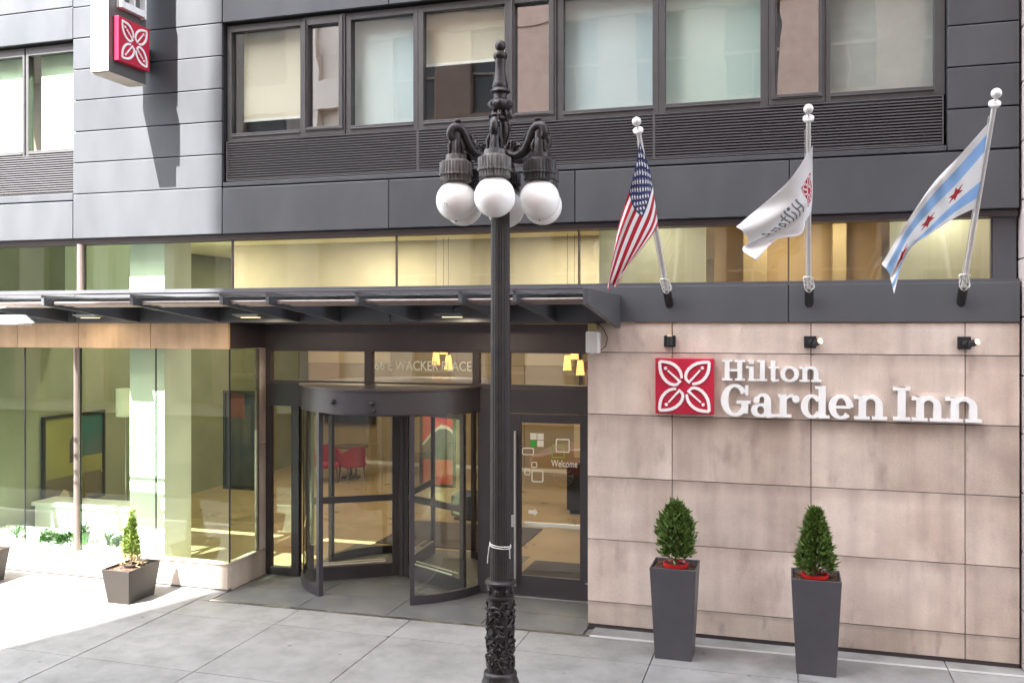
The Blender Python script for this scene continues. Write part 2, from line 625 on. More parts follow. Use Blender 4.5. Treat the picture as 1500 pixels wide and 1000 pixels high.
    def build(self, name, material, parent=None, smooth=False, bevel=0.0, kind=None, seg=2):
        me = bpy.data.meshes.new(name)
        o = Vector(ORG.get(parent.name, (0, 0, 0))) if parent else Vector((0, 0, 0))
        me.from_pydata([Vector(p) - o for p in self.v], [], self.f)
        me.update()
        bm = bmesh.new()
        bm.from_mesh(me)
        bmesh.ops.recalc_face_normals(bm, faces=bm.faces)
        bm.to_mesh(me)
        bm.free()
        me.materials.append(M[material] if isinstance(material, str) else material)
        if smooth:
            for p in me.polygons:
                p.use_smooth = True
        ob = bpy.data.objects.new(name, me)
        C.objects.link(ob)
        if smooth:
            try:
                me.set_sharp_from_angle(angle=R(42))
            except Exception:
                pass
        if parent:
            ob.parent = parent
            ORG[ob.name] = tuple(o)
        if bevel:
            bv = ob.modifiers.new('bevel', 'BEVEL')
            bv.width = bevel
            bv.segments = seg
            bv.limit_method = 'ANGLE'
            bv.harden_normals = False
        if kind:
            ob['kind'] = kind
        return ob


def thing(name, label, cat, loc=(0, 0, 0), group=None):
    o = bpy.data.objects.new(name, None)
    o.empty_display_size = 0.2
    C.objects.link(o)
    o.location = loc
    ORG[o.name] = tuple(loc)
    tag(o, label, cat, group)
    return o


def tag(o, label, cat, group=None):
    o['label'] = label
    o['category'] = cat
    if group:
        o['group'] = group
    return o


def copy_tree(o, parent=None):
    c = o.copy()
    C.objects.link(c)
    if parent:
        c.parent = parent
    for ch in list(o.children):
        copy_tree(ch, c)
    return c


def box(name, material, parent, x0, x1, y0, y1, z0, z1, bevel=0.0, kind=None):
    return MB().box(x0, x1, y0, y1, z0, z1).build(name, material, parent, bevel=bevel, kind=kind)


def text_mesh(name, body, x0, x1, z0, z1, y, material, parent, depth=0.001, bold=0.006):
    cu = bpy.data.curves.new(name + '_curve', 'FONT')
    cu.body = body
    cu.extrude = depth
    cu.offset = bold
    cu.resolution_u = 4
    ob = bpy.data.objects.new(name + '_tmp', cu)
    C.objects.link(ob)
    bpy.context.view_layer.update()
    dg = bpy.context.evaluated_depsgraph_get()
    me = bpy.data.meshes.new_from_object(ob.evaluated_get(dg))
    bpy.data.objects.remove(ob)
    xs = [v.co.x for v in me.vertices]
    ys = [v.co.y for v in me.vertices]
    a0, a1, b0, b1 = min(xs), max(xs), min(ys), max(ys)
    og = ORG.get(parent.name, (0, 0, 0))
    for v in me.vertices:
        v.co = Vector((x0 + (v.co.x - a0) / (a1 - a0) * (x1 - x0) - og[0], y - v.co.z - og[1], z0 + (v.co.y - b0) / (b1 - b0) * (z1 - z0) - og[2]))
    me.materials.clear()
    me.materials.append(M[material])
    o = bpy.data.objects.new(name, me)
    C.objects.link(o)
    o.parent = parent
    return o


def arc(cx, cz, rx, rz, a0, a1, k=16):
    return [(cx + rx * math.cos(R(a0 + (a1 - a0) * i / k)), cz + rz * math.sin(R(a0 + (a1 - a0) * i / k))) for i in range(k + 1)]


# ------------------------------------------------------------------ ground
road = MB().add([(-300, -300, -0.14), (300, -300, -0.14), (300, 300, -0.14), (-300, 300, -0.14)], [(0, 1, 2, 3)]).build('road', 'asphalt')
road['kind'] = 'structure'
kerb = MB()
kx = -40.0
while kx < 40:
    kerb.box(kx, kx + 1.82, -3.62, -3.46, -0.2, 0.0)
    kx += 1.83
kb = kerb.build('kerb', 'kerb_stone', bevel=0.012)
kb['kind'] = 'structure'
walk = MB().box(-40, 40, -3.455, -0.0, -0.2, -0.03).build('sidewalk', 'mortar')
walk['kind'] = 'structure'
# the slab field: wide slabs, a narrow row along the building
XS = [0.08 + 1.52 * k for k in range(-16, 9)]


def ystrip(x):
    return -0.33 + 0.0165 * (x + 3.0)


def slab(x0, x1, ya0, ya1, yb0, yb1, z=0.0, name='paving_slab', m='concrete', parent=walk, dz=0.0):
    g = 0.005
    mb = MB().hexa([(x0 + g, ya0 + g, -0.06), (x1 - g, ya1 + g, -0.06), (x1 - g, yb1 - g, -0.06), (x0 + g, yb0 - g, -0.06)],
                   [(x0 + g, ya0 + g, z), (x1 - g, ya1 + g, z + dz), (x1 - g, yb1 - g, z + dz), (x0 + g, yb0 - g, z)])
    return mb.build(name, m, parent, bevel=0.004)


for i in range(len(XS) - 1):
    x0, x1 = XS[i], XS[i + 1]
    s0, s1 = ystrip(x0) - 0.045, ystrip(x1) - 0.045
    dz = random.uniform(-0.002, 0.003)
    slab(x0, x1, -1.035, -1.035, s0, s1, dz)
    slab(x0, x1, -2.62, -2.62, -1.035, -1.035, random.uniform(-0.002, 0.003))
    slab(x0, x1, -3.45, -3.45, -2.62, -2.62, random.uniform(-0.002, 0.003))
# strip of metal channel along the recess, pale band before the stone wall
ch = MB()
for k, (a, b, z) in enumerate([(-0.040, -0.026, 0.004), (-0.018, -0.008, 0.002), (0.0, 0.012, 0.003)]):
    x0, x1 = -7.335, -2.25
    y0, y1 = ystrip(x0), ystrip(x1)
    ch.hexa([(x0, y0 + a, -0.04), (x1, y1 + a, -0.04), (x1, y1 + b, -0.04), (x0, y0 + b, -0.04)],
            [(x0, y0 + a, z), (x1, y1 + a, z), (x1, y1 + b, z), (x0, y0 + b, z)])
ch.build('metal_channel', 'steel', walk)
for i in range(len(XS) - 1):
    x0, x1 = XS[i], XS[i + 1]
    if x1 <= -2.3 or x0 > 8:
        continue
    x0 = max(x0, -2.25)
    slab(x0, x1, ystrip(x0) - 0.043, ystrip(x1) - 0.043, ystrip(x0) + 0.03, ystrip(x1) + 0.03, 0.004, 'edging_strip', 'kerb_stone')
    slab(x0, x1, ystrip(x0) + 0.032, ystrip(x1) + 0.032, -0.002, -0.002, 0.0, 'border_slab', 'concrete')
for i in range(len(XS) - 1):
    x0, x1 = XS[i], XS[i + 1]
    if x0 >= -7.3 or x1 < -20:
        continue
    x1 = min(x1, -7.345)
    slab(x0, x1, ystrip(x0) - 0.043, ystrip(x1) - 0.043, -0.002, -0.002, 0.0, 'border_slab', 'concrete')

# ------------------------------------------------------------------ hotel building
H = thing('hotel_building', 'hotel facade of grey metal panels over glass storefront and pale stone wall', 'building', (-4.5, 0, 0))
XE = -7.33      # left side of the entrance recess
XR = -2.33      # right side
YE = 0.95       # entrance plane
floor = MB().box(XE, XR, ystrip(-4.8) + 0.03, YE + 3.0, -0.1, -0.012).build('entrance_floor', 'mortar')
floor['kind'] = 'structure'
px = [XE, -6.08, -4.84, -3.6, XR]
for i in range(4):
    slab(px[i], px[i + 1], ystrip(px[i]) + 0.016, ystrip(px[i + 1]) + 0.016, 0.3, 0.3, 0.0, 'granite_slab', 'granite', floor)
    slab(px[i], px[i + 1], 0.3, 0.3, 0.98, 0.98, 0.0, 'granite_slab', 'granite', floor)
slab(-6.9, -3.9, 0.982, 0.982, 3.0, 3.0, 0.0, 'granite_slab', 'granite', floor)

# stone wall of panels, right of the entrance
box('wall_core', 'core_dark', H, XR + 0.02, 2.33, 0.012, 0.3, 0, 3.66)
zs = [0.045, 0.318, 1.065, 1.815, 2.565, 3.308, 3.662]
xs = [XR, -1.322, 0.228, 1.803, 2.331]
for i in range(len(xs) - 1):
    for j in range(len(zs) - 1):
        g = 0.0045
        box('stone_panel', 'stone_base' if j == 0 else 'stone', H, xs[i] + (g if i else 0), xs[i + 1] - g,
            random.uniform(-0.032, -0.028), 0.01, zs[j] + g, zs[j + 1] - g, bevel=0.003)
box('wall_plinth', 'bronze_metal', H, XR + 0.01, 2.33, -0.012, 0.01, -0.02, 0.044)
# side return of the stone wall in the recess
for j in range(len(zs) - 1):
    box('stone_panel', 'stone', H, XR + 0.0, XR + 0.03, 0.012, YE - 0.08, zs[j] + 0.0045, zs[j + 1] - 0.0045)

# beam along the whole front
ZB0, ZB1 = 3.667, 4.09
for (a, b) in [(-14.0, -9.86), (-9.85, -4.92), (-4.91, -0.02), (-0.01, 2.328)]:
    box('beam_panel', 'beam_metal', H, a, b, -0.045, 0.02, ZB0, ZB1, bevel=0.004)
box('beam_core', 'core_dark', H, -14, 2.328, 0.021, 0.3, ZB0, ZB1)
box('beam_ledge', 'beam_metal', H, -14, 2.328, -0.02, 0.28, ZB1 + 0.001, 4.132)
box('recess_soffit', 'bronze_metal', H, XE - 0.2, XR - 0.002, 0.302, YE + 0.2, 3.652, 3.75)

# ribbon window above the beam
box('ribbon_head', 'bronze_metal', H, -14, 2.328, 0.05, 0.3, 4.80, 4.868)
rx = [-14.0, -12.3, -9.85, -7.37, -4.91, -2.48, -0.015, 2.09]
for i in range(len(rx) - 1):
    wn = box('ribbon_window', 'bronze_metal', H, rx[i + 1] - 0.008, rx[i + 1] + 0.008, 0.13, 0.17, 4.133, 4.80)
    box('pane', 'glass_green' if rx[i] < -7.4 else 'glass_ribbon', wn, rx[i] + 0.009, rx[i + 1] - 0.009, 0.145, 0.155, 4.135, 4.80)
box('ribbon_jamb', 'beam_metal', H, 2.101, 2.328, 0.12, 0.3, 4.133, 4.80)
MB().lathe([(0.048, 0), (0.048, 0.668)], (-9.85, 0.06, 4.132), 20).build('mullion', 'pink_tube', H, smooth=True)

# grey metal panels
cs = MB()
cs.box(-14, -9.905, 0.02, 0.25, 4.87, 5.57)
cs.box(-9.905, -7.415, 0.02, 0.25, 4.87, 9)
cs.box(-7.415, 1.628, 0.02, 0.25, 4.87, 5.57)
cs.box(1.628, 2.33, 0.02, 0.25, 4.87, 9)
cs.box(-14, -9.905, 0.02, 0.25, 7.76, 9)
cs.box(-7.415, 1.628, 0.02, 0.25, 7.76, 9)
cs.build('wall_core', 'core_dark', H)


def panel(x0, x1, z0, z1, gx0=0.006, gx1=0.006, g=0.007):
    return box('metal_panel', 'panel_metal', H, x0 + gx0, x1 - gx1, -0.03 + random.uniform(-0.002, 0.002), 0.018, z0 + g, z1 - g, bevel=0.006)


for k, z in enumerate([5.513, 5.962, 6.410, 6.858, 7.306, 7.754, 8.2, 8.65]):
    panel(-9.905, -7.415, z, z + 0.448)
    panel(1.628, 2.331, z, z + 0.448)
panel(-9.905, -7.415, 4.87, 5.513)
for a, b in [(-14, -9.905), (-7.415, -4.94), (-4.94, -2.489), (-2.489, -0.007), (-0.007, 2.331)]:
    panel(a, b, 4.87, 5.505 if a > -14 else 5.42)
box('panel_trim', 'panel_metal', H, -7.41, 1.62, -0.024, 0.018, 5.520, 5.575, bevel=0.004)
box('panel_trim', 'panel_metal', H, -14, -9.912, -0.024, 0.018, 5.435, 5.53, bevel=0.004)
for a, b in [(-14, -9.905), (-7.415, -4.94), (-4.94, -2.489), (-2.489, -0.007), (-0.007, 1.628)]:
    panel(a, b, 7.75, 8.22)
    panel(a, b, 8.22, 8.7)
box('upper_wall', 'panel_metal', H, -14, 2.33, -0.02, 0.3, 9.12, 26)

# louvre grilles: slats too fine to pick apart, one stuff part each


def louvre(x0, x1, z0, z1):
    f = MB()
    f.box(x0, x1, 0.02, 0.05, z1 - 0.012, z1)
    f.box(x0, x1, 0.02, 0.05, z0, z0 + 0.012)
    f.box(x0, x0 + 0.012, 0.02, 0.05, z0 + 0.0125, z1 - 0.0125)
    f.box(x1 - 0.012, x1, 0.02, 0.05, z0 + 0.0125, z1 - 0.0125)
    g = f.build('grille_frame', 'louvre_metal', H)
    s = MB()
    z = z0 + 0.02
    while z < z1 - 0.035:
        s.prism([(0.022, z), (0.022, z + 0.013), (0.062, z + 0.026), (0.062, z + 0.018)], 'x', x0 + 0.0125, x1 - 0.0125)
        z += 0.0335
    s.build('grille_slats', 'louvre_metal', H, kind='stuff')
    box('grille_back', 'core_dark', H, x0, x1, 0.07, 0.1, z0, z1)


louvre(-7.385, -4.565, 5.595, 6.135)
louvre(-4.562, -1.545, 5.595, 6.135)
louvre(-1.542, 1.60, 5.595, 6.135)
louvre(-14, -9.915, 5.56, 6.125)

# upper windows


def window(o0, o1, g0, g1, z0, z1, pane='glass_upper', blind=None, bz=None, proud=0.0, fz0=6.145, fz1=7.73, bx=None):
    y0, y1 = 0.06 - proud, 0.16
    a = 0.002
    f = MB()
    f.box(o0 + a, g0, y0, y1, fz0, fz1)
    f.box(g1, o1 - a, y0, y1, fz0, fz1)
    f.box(g0, g1, y0, y1, fz0, z0)
    f.box(g0, g1, y0, y1, z1, fz1)
    f.box(g0, g1, y0 + 0.012 - 0.03, y0 - 0.001, z0 - 0.05, z0 - 0.035)
    if proud:
        e = 0.02
        f.box(o0 + 0.03, o1 - 0.03, y0 - 0.018, y0 - 0.0005, z0 - e - 0.035, z0 - e)
        f.box(o0 + 0.03, g0 - e, y0 - 0.018, y0 - 0.0005, z0 - e + 0.0005, fz1 - 0.03)
        f.box(g1 + e, o1 - 0.03, y0 - 0.018, y0 - 0.0005, z0 - e + 0.0005, fz1 - 0.03)
    w_ = f.build('window', 'frame_metal', H, bevel=0.003)
    box('pane', pane, w_, g0 + 0.001, g1 - 0.001, 0.115, 0.125, z0 + 0.001, z1 - 0.001)
    if blind:
        b0, b1 = (bx or (g0 - 0.03, g1 + 0.03))
        bb = box('blind', blind, w_, b0, b1, 0.24, 0.244, bz, z1 + 0.1)
        if bz > z0 + 0.05:
            box('blind_rail', 'blind_white', w_, b0, b1, 0.232, 0.252, bz - 0.035, bz - 0.001)
    return w_


ZS, ZH = 6.25, 7.64
window(-7.405, -6.215, -7.33, -6.272, ZS, ZH, blind='blind_cream', bz=6.475, bx=(-7.25, -6.22))
window(-6.215, -5.60, -6.155, -5.694, ZS + 0.015, ZH - 0.02, 'glass_casement', proud=0.02)
window(-5.60, -4.572, -5.525, -4.640, ZS, ZH, blind='blind_blue', bz=6.2)
window(-4.572, -3.345, -4.50, -3.41, ZS, ZH, blind='blind_cream', bz=7.02)
window(-3.345, -2.738, -3.276, -2.836, ZS + 0.015, ZH - 0.02, 'glass_casement', proud=0.02)
window(-2.738, -1.49, -2.655, -1.565, ZS, ZH, blind='blind_blue', bz=6.2)
window(-1.49, -0.232, -1.415, -0.325, ZS, ZH, blind='blind_green', bz=6.2)
window(-0.232, 0.378, -0.143, 0.312, ZS + 0.015, ZH - 0.02, 'glass_casement', proud=0.02)
window(0.378, 1.62, 0.437, 1.51, ZS, ZH, blind='blind_grey', bz=6.2)
window(-10.84, -9.91, -10.79, -9.935, 6.20, 7.61, 'glass_green', blind='blind_white', bz=6.16, fz0=6.13, bx=(-10.72, -9.92))
window(-12.3, -10.86, -12.2, -10.90, 6.20, 7.61, 'glass_green', blind='blind_white', bz=6.16, fz0=6.13)
# opaque upper part of left blinds is the lowered shade: rooms behind
rm = MB()
rm.box(-14, 2.3, 3.2, 3.3, 5.6, 8.3)
rm.box(-14, 2.3, 0.26, 3.19, 8.2, 8.3)
rm.box(-14, 2.3, 0.26, 3.19, 5.6, 5.7)
for x in (-9.8, -5.63, -2.75, -0.24):
    rm.box(x - 0.05, x + 0.05, 0.26, 3.19, 5.71, 8.19)
rm.build('room_wall', 'room_brown', H)

# storefront bay at the left: fascia, glass, sill
fx = [-14, -12.15, -10.914, -9.82, -8.583, -7.33]
box('wall_core', 'core_dark', H, -14, -7.362, 0.03, 0.2, 3.32, 3.6665)
box('wall_core', 'core_dark', H, -7.40, -7.361, 0.03, 0.302, 3.32, 3.6665)
for i in range(len(fx) - 1):
    box('fascia_panel', 'stone_bounce_lit', H, fx[i] + 0.004, fx[i + 1] - (0.004 if i < 4 else 0), -0.02, 0.028, 3.303, 3.661, bevel=0.003)
box('fascia_return', 'bronze_metal', H, -7.36, -7.335, 0.03, YE - 0.042, 3.303, 3.664)
# round tube beside the bay, posts between panes
sx = [-14, -12.3, -10.83, -9.82, -8.54, -7.345]
for i in range(len(sx) - 1):
    pn = box('storefront_window', 'black_metal', H, sx[i] - 0.006, sx[i] + 0.006, 0.03, 0.05, 0.385, 3.30)
    box('pane', 'glass_green', pn, sx[i] + 0.008, sx[i + 1] - 0.008, 0.034, 0.046, 0.382, 3.30)
MB().lathe([(0.044, 0), (0.044, 2.92)], (-9.85, -0.01, 0.384), 20).build('mullion', 'pink_tube', H, smooth=True)
box('storefront_corner', 'black_metal', H, -7.352, -7.338, 0.028, 0.048, 0.383, 3.30)
rw = box('return_window', 'pink_tube', H, -7.375, -7.332, 0.70, 0.755, 0.386, 3.30)
box('pane', 'glass_green', rw, -7.35, -7.338, 0.05, 0.70, 0.386, 3.30)
box('return_pier', 'stone', H, -7.40, -7.331, 0.756, YE - 0.002, 0.386, 1.9)
box('return_pier', 'stone', H, -7.40, -7.331, 0.756, YE - 0.002, 1.908, 3.30)
sl_x = [-14, -12.9, -11.45, -10.0, -8.75, -7.33]
for i in range(len(sl_x) - 1):
    box('sill_stone', 'stone_sill', H, sl_x[i] + 0.003, sl_x[i + 1] - 0.003, -0.03, 0.07, 0.03, 0.362, bevel=0.004)
    box('sill_cap', 'stone_sill', H, sl_x[i] + 0.003, sl_x[i + 1] - 0.003, -0.045, 0.09, 0.364, 0.382, bevel=0.003)
box('sill_stone', 'stone_sill', H, -7.395, -7.332, 0.072, YE - 0.002, 0.0, 0.362, bevel=0.004)
box('sill_cap', 'stone_sill', H, -7.40, -7.325, 0.092, YE - 0.002, 0.364, 0.384, bevel=0.003)
box('sill_base', 'mortar', H, -14, -7.34, -0.018, 0.06, -0.05, 0.029)

# entrance front in the recess
box('entrance_head', 'bronze_metal', H, -7.40, XR - 0.002, YE - 0.04, YE + 0.08, 3.29, 3.649)
tz0, tz1 = 2.835, 3.255
fr = MB()
fr.box(-7.40, -2.335, YE - 0.03, YE + 0.07, tz1, 3.289)
fr.box(-7.40, -2.335, YE - 0.03, YE + 0.07, 2.78, tz0)
for a, b in [(-7.40, -7.25), (-5.749, -5.633), (-4.135, -4.037), (-3.76, -3.609), (-2.40, -2.335)]:
    fr.box(a, b, YE - 0.03, YE + 0.07, tz0 + 0.0005, tz1 - 0.0005)
tf = fr.build('transom_frame', 'bronze_metal', H, bevel=0.003)
for a, b in [(-7.25, -5.749), (-5.633, -4.135), (-4.037, -3.76), (-3.609, -2.40)]:
    box('pane', 'glass_clear', tf, a + 0.001, b - 0.001, YE + 0.01, YE + 0.02, tz0 + 0.001, tz1 - 0.001)
text_mesh('address_lettering', '66 E WACKER PLACE', -5.60, -4.16, 3.0, 3.135, YE + 0.003, 'decal_white', H)
box('header_panel', 'door_metal', H, -3.68, -2.335, YE - 0.028, YE + 0.06, 2.455, 2.779, bevel=0.004)
box('header_panel', 'door_metal', H, -7.40, -6.72, YE - 0.028, YE + 0.06, 2.46, 2.779, bevel=0.004)
sd = MB()
sd.box(-7.40, -7.25, YE - 0.03, YE + 0.06, 0, 2.459)
sd.box(-6.913, -6.79, YE - 0.03, YE + 0.06, 0, 2.459)
sd.box(-7.25, -6.913, YE - 0.03, YE + 0.06, 0, 0.115)
sw = sd.build('sidelight', 'door_metal', H, bevel=0.004)
box('pane', 'glass_clear', sw, -7.249, -6.914, YE + 0.01, YE + 0.02, 0.116, 2.459)
box('jamb_post', 'door_metal', H, -4.06, -3.62, YE - 0.03, YE + 0.06, 0, 2.779, bevel=0.004)
box('lock_plate', 'steel', H, -3.575, -3.535, YE - 0.06, YE - 0.031, 0.93, 1.09, bevel=0.006)

# ------------------------------------------------------------------ lobby inside
lob = MB()
lob.add([(-12.3, 0.07, 0.0), (-7.42, 0.07, 0.0), (-7.42, 11, 0.0), (-12.3, 11, 0.0)], [(0, 1, 2, 3)])
lob.add([(-7.42, 1.02, 0.0), (-6.9, 1.02, 0.0), (-6.9, 11, 0.0), (-7.42, 11, 0.0)], [(0, 1, 2, 3)])
lob.add([(-6.9, 3.0, 0.0), (-3.9, 3.0, 0.0), (-3.9, 11, 0.0), (-6.9, 11, 0.0)], [(0, 1, 2, 3)])
lob.add([(-3.9, 1.02, 0.0), (2.3, 1.02, 0.0), (2.3, 11, 0.0), (-3.9, 11, 0.0)], [(0, 1, 2, 3)])
lf = lob.build('lobby_floor', 'floor_tan')
lf['kind'] = 'structure'
box('lobby_ceiling', 'ceiling_cream', H, -14, 2.3, 0.31, 11.2, 5.15, 5.3)
bwx = [-12.3, -9.9, -8.1, -6.3, -4.5, -2.7, -0.9, 0.9, 2.3]
for i in range(len(bwx) - 1):
    box('lobby_wall_panel', 'wall_ochre', H, bwx[i] + 0.006, bwx[i + 1] - 0.006, 11.0, 11.1, 0.09, 2.6)
    box('lobby_wall_panel', 'wall_ochre' if i in (1, 2) else 'wall_tan', H, bwx[i] + 0.006, bwx[i + 1] - 0.006, 11.0, 11.1, 2.612, 5.15)
box('lobby_back_core', 'core_dark', H, -12.5, 2.5, 11.1, 11.2, 0, 5.3)
box('lobby_skirting', 'lacquer_white', H, -12.3, 2.3, 10.97, 11.0, 0.0, 0.088)
box('lobby_side_wall', 'wall_olive', H, -12.5, -12.3, 0.3, 11.1, 0, 5.15)
box('lobby_side_wall', 'wall_orange', H, 2.3, 2.4, 0.3, 11.1, 0, 5.15)
box('lobby_column', 'plaster_white', H, -9.22, -8.62, 0.33, 0.95, 0.0, 5.15, bevel=0.006)
box('lobby_partition', 'wall_orange', H, -2.62, -1.9, 5.2, 5.3, 0.0, 5.15)
box('lobby_partition', 'curtain_pale', H, -2.46, -1.05, 1.30, 1.34, 3.75, 5.15)
box('lobby_partition', 'wall_brown', H, -1.04, 1.20, 2.6, 2.7, 3.75, 5.15)
box('lobby_partition', 'wall_ochre', H, -0.62, -0.30, 2.3, 2.5, 3.75, 5.15)
box('lobby_partition', 'wall_ochre', H, 0.55, 0.72, 2.1, 2.5, 3.75, 5.15)
box('lobby_partition', 'curtain_pale', H, 1.15, 2.28, 0.95, 0.99, 3.75, 5.15)
box('ribbon_backdrop', 'backdrop_cream', H, -10.3, -2.75, 4.5, 4.6, 3.95, 5.15)  # pale wall added behind the glass so the ribbon reads brighter
box('ribbon_backdrop', 'curtain_pale', H, -12.29, -10.15, 2.4, 2.46, 3.95, 5.15)  # second pale sheet added behind the left ribbon panes to lighten them
box('lobby_mezzanine', 'wall_tan', H, -2.30, 2.3, 0.35, 3.2, 3.68, 3.74)
box('lobby_partition', 'wall_tan', H, -4.12, -2.75, 7.0, 7.1, 0.0, 3.6)

# ------------------------------------------------------------------ canopy
CN = thing('entrance_canopy', 'dark steel canopy with tapering fins and glass roof over the entrance', 'canopy', (-6.0, 0, 3.7))
FX = [-12.6, -11.3, -10.0, -8.764, -7.465, -6.239, -5.637, -4.529, -3.328, -2.729]
for x in FX:
    MB().prism([(-0.046, 3.672), (-0.046, 3.995), (-1.78, 3.995), (-1.78, 3.872)], 'x', x - 0.022, x + 0.022).build('fin', 'beam_metal', CN, bevel=0.003)
MB().prism([(-0.046, 3.60), (-0.046, 3.99), (-1.86, 4.01), (-1.86, 3.84)], 'x', -1.99, -1.93).build('end_plate', 'beam_metal', CN, bevel=0.004)
box('edge_rail', 'bronze_metal', CN, -13.5, -1.995, -1.80, -1.783, 3.996, 4.016)
fe = [-13.5] + FX + [-1.97]
for i in range(len(fe) - 1):
    a, b = fe[i], fe[i + 1]
    box('glass_panel', 'glass_canopy', CN, a + 0.026, b - 0.026, -1.76, -0.05, 3.955, 3.967)
    for k in range(3):
        y = -1.62 + 0.16 * k
        MB().tube([(a + 0.023, y, 3.90 - 0.012 * k), (b - 0.023, y, 3.90 - 0.012 * k)], 0.021, 10).build('shade_tube', 'pink_tube', CN, smooth=True)
box('sun_stop_plate', 'beam_metal', CN, -13.5, -2.0, -0.52, -0.048, 3.969, 3.99)  # solid plate added to keep direct sun off the fascia
DLS = [(-9.3, 'small canopy downlight nearest the round storefront mullion, in the sun'),
       (-6.76, 'small canopy downlight above the left end of the entrance recess'),
       (-3.95, 'small canopy downlight just left of the street lamp post')]
for x, lab in DLS:
    t = thing('canopy_downlight', lab, 'light fixture', (x, -0.4, 3.74), 'downlights under the canopy')
    MB().hexa([(x - 0.14, -0.46, 3.735), (x + 0.16, -0.46, 3.735), (x + 0.16, -0.30, 3.735), (x - 0.14, -0.30, 3.735)],
              [(x - 0.20, -0.50, 3.775), (x + 0.20, -0.50, 3.775), (x + 0.20, -0.26, 3.775), (x - 0.20, -0.26, 3.775)]).build('housing', 'sign_grey', t, bevel=0.004)
    box('lens', 'lens_warm', t, x - 0.10, x + 0.12, -0.44, -0.32, 3.727, 3.734)
    ld = bpy.data.lights.new('downlight', 'AREA')
    ld.shape = 'RECTANGLE'
    ld.size = 0.2
    ld.size_y = 0.1
    ld.energy = 0.2 if x < -8 else (0.7 if x < -5 else 1.3)
    ld.color = (1.0, 0.85, 0.6)
    lo = bpy.data.objects.new('downlight', ld)
    C.objects.link(lo)
    lo.parent = t
    lo.location = (0, 0, -0.018)
    MB().tube([(x, -0.38, 3.776), (x, -0.30, 3.86), (x, -0.05, 3.88)], 0.014, 6).build('bracket', 'beam_metal', t)
t = thing('flood_light', 'large white floodlight in full sun at the left end of the canopy', 'light fixture', (-9.1, -1.7, 3.6))
fxc = -9.75
MB().hexa([(fxc - 0.45, -1.62, 3.645), (fxc + 0.42, -1.62, 3.645), (fxc + 0.42, -1.30, 3.66), (fxc - 0.45, -1.30, 3.66)],
          [(fxc - 0.45, -1.56, 3.755), (fxc + 0.30, -1.56, 3.755), (fxc + 0.30, -1.34, 3.765), (fxc - 0.45, -1.34, 3.765)]).build('housing', 'white_plastic', t, bevel=0.01)
box('lens', 'lacquer_white', t, fxc - 0.40, fxc + 0.38, -1.60, -1.32, 3.632, 3.643)
MB().tube([(fxc - 0.25, -1.45, 3.75), (fxc - 0.2, -1.45, 3.84), (fxc + 0.1, -1.46, 3.875)], 0.016, 8).build('bracket', 'white_plastic', t)

# ------------------------------------------------------------------ revolving door
RC = (-5.38, 1.415)
RR = 1.418
RV = thing('revolving_door', 'dark framed revolving glass door with three wings inside a curved drum', 'door', (RC[0], RC[1], 0))


def ring(name, material, a0, a1, r0, r1, z0, z1, parent, k=24, smooth=True, full=False):
    vs = []
    fs = []
    for i in range(k + 1):
        a = R(a0 + (a1 - a0) * i / k)
        for r, z in ((r0, z0), (r1, z0), (r1, z1), (r0, z1)):
            vs.append((RC[0] + r * math.cos(a), RC[1] + r * math.sin(a), z))
    for i in range(k):
        for j in range(4):
            q = (j + 1) % 4
            fs.append((i * 4 + j, i * 4 + q, i * 4 + 4 + q, i * 4 + 4 + j))
    fs.append((0, 1, 2, 3))
    fs.append((k * 4 + 3, k * 4 + 2, k * 4 + 1, k * 4))
    return MB().add(vs, fs).build(name, material, parent, smooth=smooth)


ring('drum_fascia', 'door_metal', 198, 342, 1.36, RR + 0.03, 2.465, 2.775, RV, 40)
ring('drum_fascia', 'door_metal', 18, 162, 1.36, RR + 0.03, 2.465, 2.775, RV, 40)
MB().lathe([(1.47, 2.777), (1.47, 2.80), (1.30, 2.81)], (RC[0], RC[1], 0), 64).build('drum_roof', 'bronze_metal', RV, smooth=True)
MB().lathe([(1.355, 2.44), (1.355, 2.464)], (RC[0], RC[1], 0), 64).build('drum_ceiling', 'door_metal', RV, smooth=True)
aL = math.degrees(math.atan2(0.165 - RC[1], -6.05 - RC[0]))      # end of the left curved wall
aR = math.degrees(math.atan2(0.165 - RC[1], -4.70 - RC[0]))
for side, (a0, a1) in (('l', (196, 360 + aL)), ('r', (aR, -17)), ('bl', (118, 164)), ('br', (16, 62))):
    cw = ring('curved_wall', 'door_metal', a0, a1, RR - 0.045, RR + 0.02, 0.0, 0.115, RV, 16)
    ring('glazing', 'glass_clear', a0 + 0.3, a1 - 0.3, RR - 0.016, RR - 0.006, 0.116, 2.464, cw, 16)
    for e in (a0, a1):
        a = R(e)
        p = Vector((RC[0] + (RR - 0.012) * math.cos(a), RC[1] + (RR - 0.012) * math.sin(a), 0))
        n_ = Vector((math.cos(a), math.sin(a), 0)) * 0.034
        t_ = Vector((-math.sin(a), math.cos(a), 0)) * 0.03
        q = [p - n_ - t_, p + n_ - t_, p + n_ + t_, p - n_ + t_]
        MB().hexa([(v.x, v.y, 0.0) for v in q], [(v.x, v.y, 2.464) for v in q]).build('end_post', 'door_metal', cw)
MB().lathe([(0.05, 0.0), (0.05, 2.44)], (RC[0], RC[1], 0), 20).build('centre_shaft', 'door_metal', RV, smooth=True)
